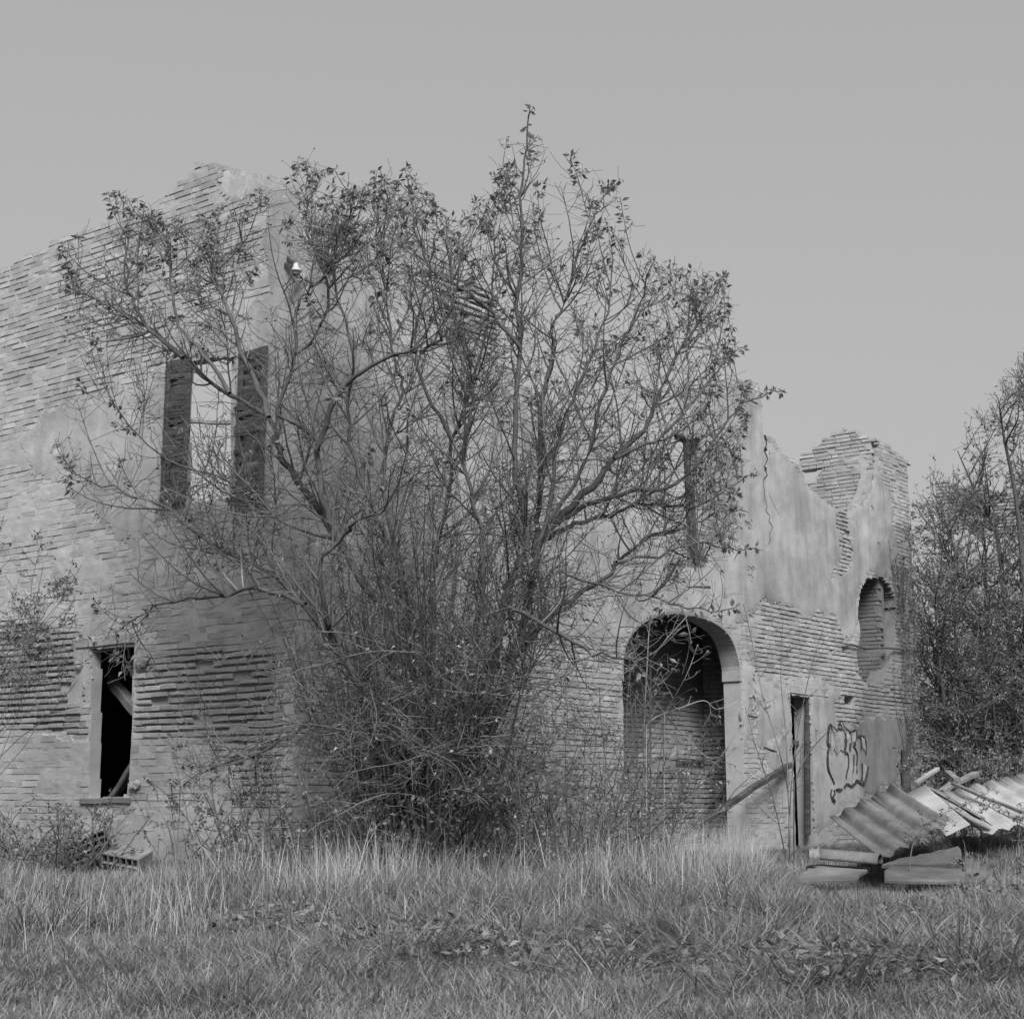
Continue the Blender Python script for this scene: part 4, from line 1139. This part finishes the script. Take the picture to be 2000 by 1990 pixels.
spray_sheet('corrugated_sheet', a, b, c, 4, .045, 'grey lichen-stained corrugated sheet tilted on the left of the debris heap', 'sheet', seed=1, sag=.02, jag=.010, group='corrugated sheets on the debris heap')
a = pt(*k5(845, 335), D1 - .1); b = pt(*k5(1045, 238), D1 - .1); c = pt(*k5(1230, 700), D2 - .1)
spray_sheet('roofing_panel', a, b, c, 1, .0, 'smooth pale flat panel sloping up to a fold, beside the grey corrugated sheet', 'sheet_pale', seed=2, sag=.01, cat='roofing panel')
a = pt(*k5(1045, 244), D1 - .1); b = pt(*k5(1160, 320), D1 + .3); c = pt(*k5(1540, 530), D2 - .1)
spray_sheet('roofing_panel', a, b, c, 1, .0, 'narrow pale panel falling away behind the fold of the smooth panel', 'sheet_pale', seed=3, cat='roofing panel')
a = pt(*k5(1090, 350), D1 + .35); b = pt(*k5(2150, 110), D1 + 1.0); c = pt(*k5(1570, 700), D2 + .2)
spray_sheet('corrugated_sheet', a, b, c, 8, .036, 'bright white corrugated sheet with a scalloped top edge at the right edge', 'sheet_pale', seed=4, sag=.02, jag=.006, group='corrugated sheets on the debris heap')
a = pt(*k5(1400, 860), D2 - .4); b = pt(*k5(1640, 1010), D2 - .4); c = pt(*k5(1370, 1010), D2 - .7)
spray_sheet('corrugated_sheet', a, b, c, 4, .03, 'small broken piece of corrugated sheet low in the grass, in front of the panels', 'sheet', seed=5, jag=.03, group='corrugated sheets on the debris heap')
def half_pipe(name, a, b, r, label, mat):
    a = np.asarray(a); b = np.asarray(b); d = unit(b - a); x = unit(np.cross(d, zz)); y = np.cross(x, d); y = y if y[2] > 0 else -y
    V, Q = [], []; n = 13; m = 7
    for s, rr in ((0, r), (1, r - .012)):
        for i in range(m):
            for k in range(n):
                an = pi * (-.08 + 1.16 * k / (n - 1)); V.append(a + (b - a) * i / (m - 1) + x * cos(an) * rr * 1.2 + y * sin(an) * rr)
    ix = np.arange(m * n).reshape(m, n); o = m * n
    A, B, C, D_ = ix[:-1, :-1], ix[:-1, 1:], ix[1:, 1:], ix[1:, :-1]
    T = np.stack([A, B, C, D_], -1).reshape(-1, 4)
    per = np.concatenate([ix[0, :], ix[1:, -1], ix[-1, -2::-1], ix[-2:0:-1, 0]]); nx = np.roll(per, -1)
    Q = np.concatenate([T, T[:, ::-1] + o, np.stack([per, per + o, nx + o, nx], 1)])
    return tag(mk(name, np.array(V), [Q], M[mat], None, smooth=True), label, 'ridge tile')
half_pipe('ridge_tile', pt(*k5(60, 885), 13.5), pt(*k5(640, 935), 13.2), .075, 'long grey half-round ridge tile lying left in front of the heap', 'sheet')
def block(name, P4, thick, mat, label, cat, jit=.004, nseg=5):
    """slab with a broken, uneven outline"""
    P4 = [np.asarray(p) for p in P4]; n = unit(np.cross(P4[1] - P4[0], P4[3] - P4[0])); n = n if n[2] > 0 else -n
    C_ = np.mean(P4, axis=0); ring = []
    for i in range(4):
        a_, b_ = P4[i], P4[(i + 1) % 4]
        for k in range(nseg):
            f = (k + (rng.uniform(-.3, .3) if k else .06)) / nseg
            p = a_ + (b_ - a_) * f
            inw = unit(C_ - p)
            ring.append(p + inw * np.abs(rng.normal(0, .018 if k else .03)) + n * rng.normal(0, jit * .5))
    ring = np.array(ring); m_ = len(ring)
    top = C_ + (ring - C_) * .965 + n * .006
    V = np.concatenate([ring - n * thick, ring, top, [C_ + n * (.006 + jit)], [C_ - n * thick]])
    i = np.arange(m_); j = (i + 1) % m_
    Q = np.concatenate([np.stack([i, j, j + m_, i + m_], 1), np.stack([i + m_, j + m_, j + 2 * m_, i + 2 * m_], 1)])
    T = np.concatenate([np.stack([i + 2 * m_, j + 2 * m_, np.full(m_, 3 * m_)], 1), np.stack([j, i, np.full(m_, 3 * m_ + 1)], 1)])
    return tag(mk(name, V, [Q, T], M[mat], None), label, cat)
block('roofing_panel', [pt(*k5(640, 960), 13.1), pt(*k5(1380, 960), 13.1), pt(*k5(1370, 790), 13.35), pt(*k5(900, 880), 13.35)], .03, 'sheet', 'grey smooth panel standing on edge under the white sheets', 'roofing panel')
block('slab', [pt(*k5(-130, 1110), 12.6), pt(*k5(430, 1100), 12.6), pt(*k5(560, 985), 13.4), pt(*k5(-10, 950), 13.6)], .022, 'sheet', 'flat grey slab lying left of the broken pieces in the grass', 'slab')
block('slab', [pt(*k5(-330, 1175), 12.4), pt(*k5(60, 1180), 12.4), pt(*k5(60, 1110), 12.9), pt(*k5(-300, 1105), 12.9)], .02, 'sheet', 'low slab half sunk in grass, foremost and leftmost of the heap', 'slab')
block('slab', [pt(*k5(640, 1100), 12.5), pt(*k5(1560, 1120), 12.5), pt(*k5(1640, 1010), 13.0), pt(*k5(700, 960), 13.1)], .022, 'sheet', 'long grey slab lying in the grass below the standing panel', 'slab')
timber('batten', pt(*k5(1290, 232), D1 + .4), pt(*k5(1930, 490), D1 - .7), .035, .03, 'thin straight batten lying across the white corrugated sheet', 'batten')
timber('batten', pt(*k5(1090, 275), D1 + .3), pt(*k5(1560, 545), D2 - .1), .04, .03, 'weathered batten lying along the fold between the pale panels', 'batten')
timber('plank', pt(*k5(1180, 300), 15.4), pt(*k5(1500, 140), 16.0), .09, .05, 'grey plank leaning up towards the brambles behind the pale panels', 'plank')
timber('plank', pt(*k5(1250, 130), 15.9), pt(*k5(1330, 205), 15.5), .07, .04, 'short plank end poking out behind the other plank', 'plank')
timber('plank', pt(*k5(960, 230), 15.6), pt(*k5(1150, 90), 16.0), .05, .04, 'pale split lath slanting in front of the dark brambles', 'plank', M['pale_frame'])
timber('post', [pt(1765, 1540, 17.5)[0], 17.5, 0], pt(1768, 1462, 17.5), .10, .10, 'dark rotten post standing at the end of the house', 'post', M['wood'])
# hollow clay blocks at the wall foot, left
def hollow_block(label, c, ax, ay, az, sx, sy, sz, nx, nz):
    """front face (along ax/az) open with nx x nz cells"""
    o = empty('hollow_block', c, label, 'clay block', 'hollow clay blocks at the wall foot')
    ax, ay, az = map(np.asarray, (ax, ay, az)); c = np.asarray(c)
    m = MB(); t = .010
    for i in range(nx + 1): m.box(c + ax * (sx * (i / nx - .5)), ax, ay, az, t if 0 < i < nx else t * 1.4, sy, sz + t, .0012)
    for j in range(nz + 1):
        for i in range(nx): m.box(c + az * (sz * (j / nz - .5)) + ax * sx * ((i + .5) / nx - .5), ax, ay, az, sx / nx - t, sy - .004, t if 0 < j < nz else t * 1.4, .0012)
    keep(m.build('body', M['clay'], o))
    b = MB(); b.box(c + ay * sy * .12, ax, ay, az, sx - .006, .02, sz - .006)  # dark plate across the cells: their inner shade as a colour
    keep(b.build('core', M['clay_shade'], o))
    return o
def frame(yaw, roll, pitch):
    ax = np.array([cos(yaw), sin(yaw), 0]); ay = np.array([-sin(yaw), cos(yaw), 0]); az = zz
    ax, az = ax * cos(roll) + az * sin(roll), az * cos(roll) - ax * sin(roll)
    ay, az = ay * cos(pitch) + az * sin(pitch), az * cos(pitch) - ay * sin(pitch)
    return ax, ay, az
hollow_block('tilted hollow clay block with square cells, left one of two at the wall foot', pt(172, 1648, 14.9), *frame(.2, .42, .25), .40, .25, .20, 5, 3)
hollow_block('hollow clay block with two rows of open cells, nearer one of two in the grass', pt(248, 1682, 14.6), *frame(-.28, -.14, .3), .40, .25, .18, 6, 2)
block('broken_plaster', [pt(1305, 1665, 17.0), pt(1378, 1660, 17.0), pt(1350, 1620, 17.4), pt(1315, 1630, 17.4)], .08, 'sheet', 'pale lump of fallen masonry in the grass under the arch', 'rubble', .02)
block('broken_plaster', [pt(1580, 1674, 13.2), pt(1602, 1678, 13.2), pt(1600, 1656, 13.4), pt(1578, 1657, 13.4)], .06, 'clay', 'small pale broken lump at the left end of the ridge tile', 'rubble', .015)

# ================================================================== grass
def blades(name, X, Y, Hh, Wd, lean_amt, R, mat, label=None, bend=.6, zoff=0, az=None, lean_add=0):
    n = len(X)
    az = R.uniform(0, 2 * pi, n) if az is None else az
    la = np.abs(R.normal(0, lean_amt, n)) + lean_add
    D = np.stack([np.cos(az), np.sin(az)], 1)
    wa = R.uniform(0, pi, n); Wv = np.stack([np.cos(wa), np.sin(wa), 0 * wa], 1)
    B = np.stack([X, Y, ground_z(X, Y) - .01 + zoff], 1)
    ts = np.array([0, .35, .7, 1.0]); ws = np.array([1, .95, .65, .0])
    V = np.empty((n, 7, 3))
    for i, (t, w_) in enumerate(zip(ts, ws)):
        ho = Hh * (la * t + bend * la * t * t); ve = Hh * t * np.sqrt(np.clip(1 - (la * .6) ** 2 * t, .15, 1)) - Hh * bend * la * la * t ** 3 * .5
        c = B + np.stack([D[:, 0] * ho, D[:, 1] * ho, ve], 1)
        if i < 3:
            V[:, 2 * i] = c - Wv * (Wd * w_ / 2)[:, None]; V[:, 2 * i + 1] = c + Wv * (Wd * w_ / 2)[:, None]
        else: V[:, 6] = c
    i = np.arange(n)[:, None] * 7
    Q = np.concatenate([i + np.array([0, 1, 3, 2]), i + np.array([2, 3, 5, 4])]); T = i + np.array([4, 5, 6])
    return V.reshape(-1, 3), Q, T
GR = np.random.default_rng(3)
def scatter(n, y0, y1, R, power=1.0):
    Y = y0 + (y1 - y0) * R.random(n) ** power
    X = (R.random(n) - .5) * 2 * (Y * .44 + .6)
    return X, Y
def free(X, Y):
    P = np.stack([X, Y], 1)
    return outside_house(P, .03)
def gheight(X, Y):
    """sward height: short lawn in front, rank grass towards the walls, tussocks"""
    px = 1000 + F * X / Y
    edge = 8.4 - 1.7 * np.clip((px - 900) / 900, -1, 1) + 1.4 * (fbm(X * .5 + 4, Y * .5, 51) - .5)
    t = np.clip((Y - edge) / 2.2, 0, 1)
    h = .07 + .16 * t + .15 * np.clip((Y - 11) / 2, 0, 1) - .10 * np.exp(-((X - 4.3) / 1.2) ** 2 - ((Y - 13.8) / 1.0) ** 2)
    h = h * (1 - .55 * np.exp(-((X + 4.6) / 1.6) ** 2 - ((Y - 14.6) / 2.2) ** 2))
    h = h * (.35 + 1.35 * fbm(X * 1.5, Y * 1.5, 53, 3))
    return h
TOPX = [0, 60, 150, 330, 520, 800, 1000, 1200, 1450, 1500, 1550, 1760, 1950, 2000]
TOPY = [1650, 1672, 1692, 1688, 1645, 1635, 1625, 1635, 1660, 1690, 1722, 1728, 1710, 1690]
TOPY2 = [1650, 1672, 1690, 1680, 1600, 1570, 1560, 1575, 1600, 1680, 1735, 1730, 1700, 1670]
def cap(X, Y, h, R, slack=.03, top=TOPY):
    """grass stays below what it is seen to leave open: the blocks, slabs and sheets behind it"""
    lim = H - (np.interp(1000 + F * X / Y, TOPX, top) - 1550) / F * Y - ground_z(X, Y)
    return np.minimum(h, np.maximum(lim, .085) * R.uniform(.6, 1.12, len(X)) + slack * R.random(len(X)))
NT = 17500
TX, TY = scatter(NT, 5.5, 17.5, GR, 1.2)
fx, fy = scatter(5000, 17.3, 27.0, GR)
TX = np.concatenate([TX, fx]); TY = np.concatenate([TY, fy]); NT = len(TX)
per = 19
tid = np.repeat(np.arange(NT), per)
th = gheight(TX, TY) * GR.uniform(.6, 1.5, NT)
tr = .035 + .10 * th + GR.uniform(0, .05, NT)
ta = GR.uniform(0, 2 * pi, len(tid)); tq = np.sqrt(GR.random(len(tid)))
X = TX[tid] + np.cos(ta) * tq * tr[tid]; Y = TY[tid] + np.sin(ta) * tq * tr[tid]
Hh = th[tid] * GR.uniform(.5, 1.25, len(tid))
sway = GR.uniform(0, 2 * pi, NT)[tid]
az = ta + GR.normal(0, 1.2, len(tid)); az = np.where(GR.random(len(tid)) < .3, sway, az)
m_ = free(X, Y); X, Y, Hh, az, tq = X[m_], Y[m_], Hh[m_], az[m_], tq[m_]
Hh = cap(X, Y, Hh, GR)
V, Q, T = blades('grass', X, Y, Hh, GR.uniform(.0045, .0085, len(X)) * (1 + .35 * (Hh > .15)), .35, GR, None, bend=.85, az=az, lean_add=.25 * tq)
tag(mk('grass', V, [Q, T], M['grass']), kind='stuff')
# dry stalks and seed heads in the rank grass
X, Y = scatter(72000, 8.0, 21.0, GR)
keepm = free(X, Y) & (GR.random(len(X)) < np.clip((fbm(X * .8, Y * .8, 57) - .38) * 4, .08, 1) * np.clip((Y - 9) / 2.5, .06, 1))
X, Y = X[keepm], Y[keepm]
Hh = cap(X, Y, (.15 + .42 * np.clip((Y - 8.5) / 4, 0, 1)) * GR.uniform(.5, 1.5, len(X)), GR, .06, TOPY2)
V, Q, T = blades('dry', X, Y, Hh, GR.uniform(.002, .0055, len(X)), .25, GR, None, bend=.6)
tag(mk('dry_grass', V, [Q, T], M['straw']), kind='stuff')
# tussocks of long arching blades
for px, dp, n, rad, hgt in ((1420, 10.4, 900, .50, .40), (1330, 9.8, 700, .4, .34), (1230, 11.2, 900, .4, .34), (1000, 10.8, 900, .45, .33), (1850, 9.6, 1400, .55, .42), (1930, 9.0, 900, .4, .36),
                            (1700, 9.4, 900, .45, .36), (1600, 8.8, 700, .4, .30), (760, 10.2, 800, .5, .30), (560, 9.4, 500, .5, .24), (100, 12.2, 900, .6, .36), (1480, 8.4, 600, .4, .26), (1130, 9.2, 600, .4, .28),
                            (60, 14.0, 1000, .5, .40), (900, 11.8, 900, .6, .36), (1960, 11.2, 1000, .5, .5)):
    c = gp(px, dp * .8)
    a_ = GR.uniform(0, 2 * pi, n); r_ = rad * np.sqrt(GR.random(n)) * .75
    X = c[0] + np.cos(a_) * r_; Y = c[1] + np.sin(a_) * r_
    n = n // 2; X = X[:n]; Y = Y[:n]; a_ = a_[:n]
    hh = cap(X, Y, hgt * .78 * GR.uniform(.6, 1.3, n), GR, .04)
    V, Q, T = blades('t', X, Y, hh, GR.uniform(.005, .011, n), .55, GR, None, bend=1.0, az=np.where(GR.random(n) < .4, a_, GR.uniform(0, 2 * pi, n)), lean_add=.25)
    tag(mk('grass_tussock', V, [Q, T], M['grass']), kind='stuff')

# tall weeds by the heap
def weed(name, label, px_pts, depth, r0, n_leaf, LL, R, sp=.05, lo=.05, hi=.16, droop=-.5):
    P = smooth_line([pt(x, y, depth) for x, y in px_pts], 5); P[0][2] = min(P[0][2], float(ground_z(P[0][0], P[0][1])))
    st = [(P, np.linspace(r0, .002, len(P)), 5)]
    t1 = sprout(P, st[0][1], sp, lo, hi, 4, (.003, .0015), droop * .2, .1, .3, 1.0, None, 3, R)
    o = empty(name, P[0], label, 'weed')
    keep(tubes_mesh('stem', st + t1, M['twig'], o))
    pick = R.integers(0, len(t1), n_leaf)
    b = np.array([t1[i][0][R.integers(1, 5)] for i in pick]); d = unit(R.normal(0, .7, b.shape) + np.array([0, 0, droop])); l = R.uniform(.6, 1.2, n_leaf) * LL
    keep(leaves_mesh('foliage', b, d, l, l * .45, M['leaf_dark'], o))
weed('weed', 'upright dark weed stalk with clustered leaves in front of the debris heap', [(1886, 1800), (1888, 1740), (1886, 1690), (1884, 1650), (1880, 1640)], 11.5, .006, 120, .045, SR)
weed('weed', 'long arching weed stem with hanging leaflets across the white sheets', [(1775, 1690), (1790, 1630), (1830, 1595), (1880, 1572), (1925, 1550), (1945, 1535)], 12.8, .006, 170, .035, SR, .035, .06, .2)
weed('weed', 'weed stem with hanging leaflets bending in from the right edge', [(2030, 1680), (2010, 1620), (1975, 1598), (1940, 1580), (1920, 1560)], 12.6, .006, 120, .035, SR, .04, .06, .2)
weed('weed', 'weed with curled leaflets growing at the right edge of the picture', [(1985, 1700), (1990, 1640), (1992, 1600), (1985, 1570)], 12.2, .005, 110, .04, SR, .04, .06, .18)

# low broad-leaved weeds in the rank grass
WX, WY, WH = [], [], []
for px, y, n, rad in ((1250, 1760, 260, .5), (1380, 1800, 300, .5), (1480, 1760, 200, .4), (1760, 1800, 420, .5), (1850, 1780, 520, .45), (1950, 1760, 420, .4), (1900, 1850, 380, .5), (1700, 1880, 300, .45), (1000, 1790, 260, .5),
                      (820, 1840, 240, .5), (560, 1800, 180, .5), (60, 1760, 260, .6), (1560, 1880, 260, .5), (1180, 1860, 240, .5), (640, 1700, 260, .6), (930, 1690, 260, .6)):
    dp = (H + .0) / ((y - 1550) / F) * .93
    c = gp(px, dp); r = GR.random(n); a_ = GR.uniform(0, 2 * pi, n)
    WX.append(c[0] + np.cos(a_) * rad * np.sqrt(r)); WY.append(c[1] + np.sin(a_) * rad * np.sqrt(r)); WH.append(GR.uniform(.03, .24, n) * (1 - .5 * r))
WX, WY, WH = map(np.concatenate, (WX, WY, WH))
WH = cap(WX, WY, WH, GR)
b = np.stack([WX, WY, ground_z(WX, WY) + WH], 1); d = unit(GR.normal(0, 1, b.shape) * np.array([1, 1, .5])); l = GR.uniform(.03, .075, len(b))
tag(leaves_mesh('ground_weeds', b, d, l, l * .5, M['leaf_dark'], None, curl=.4), kind='stuff')
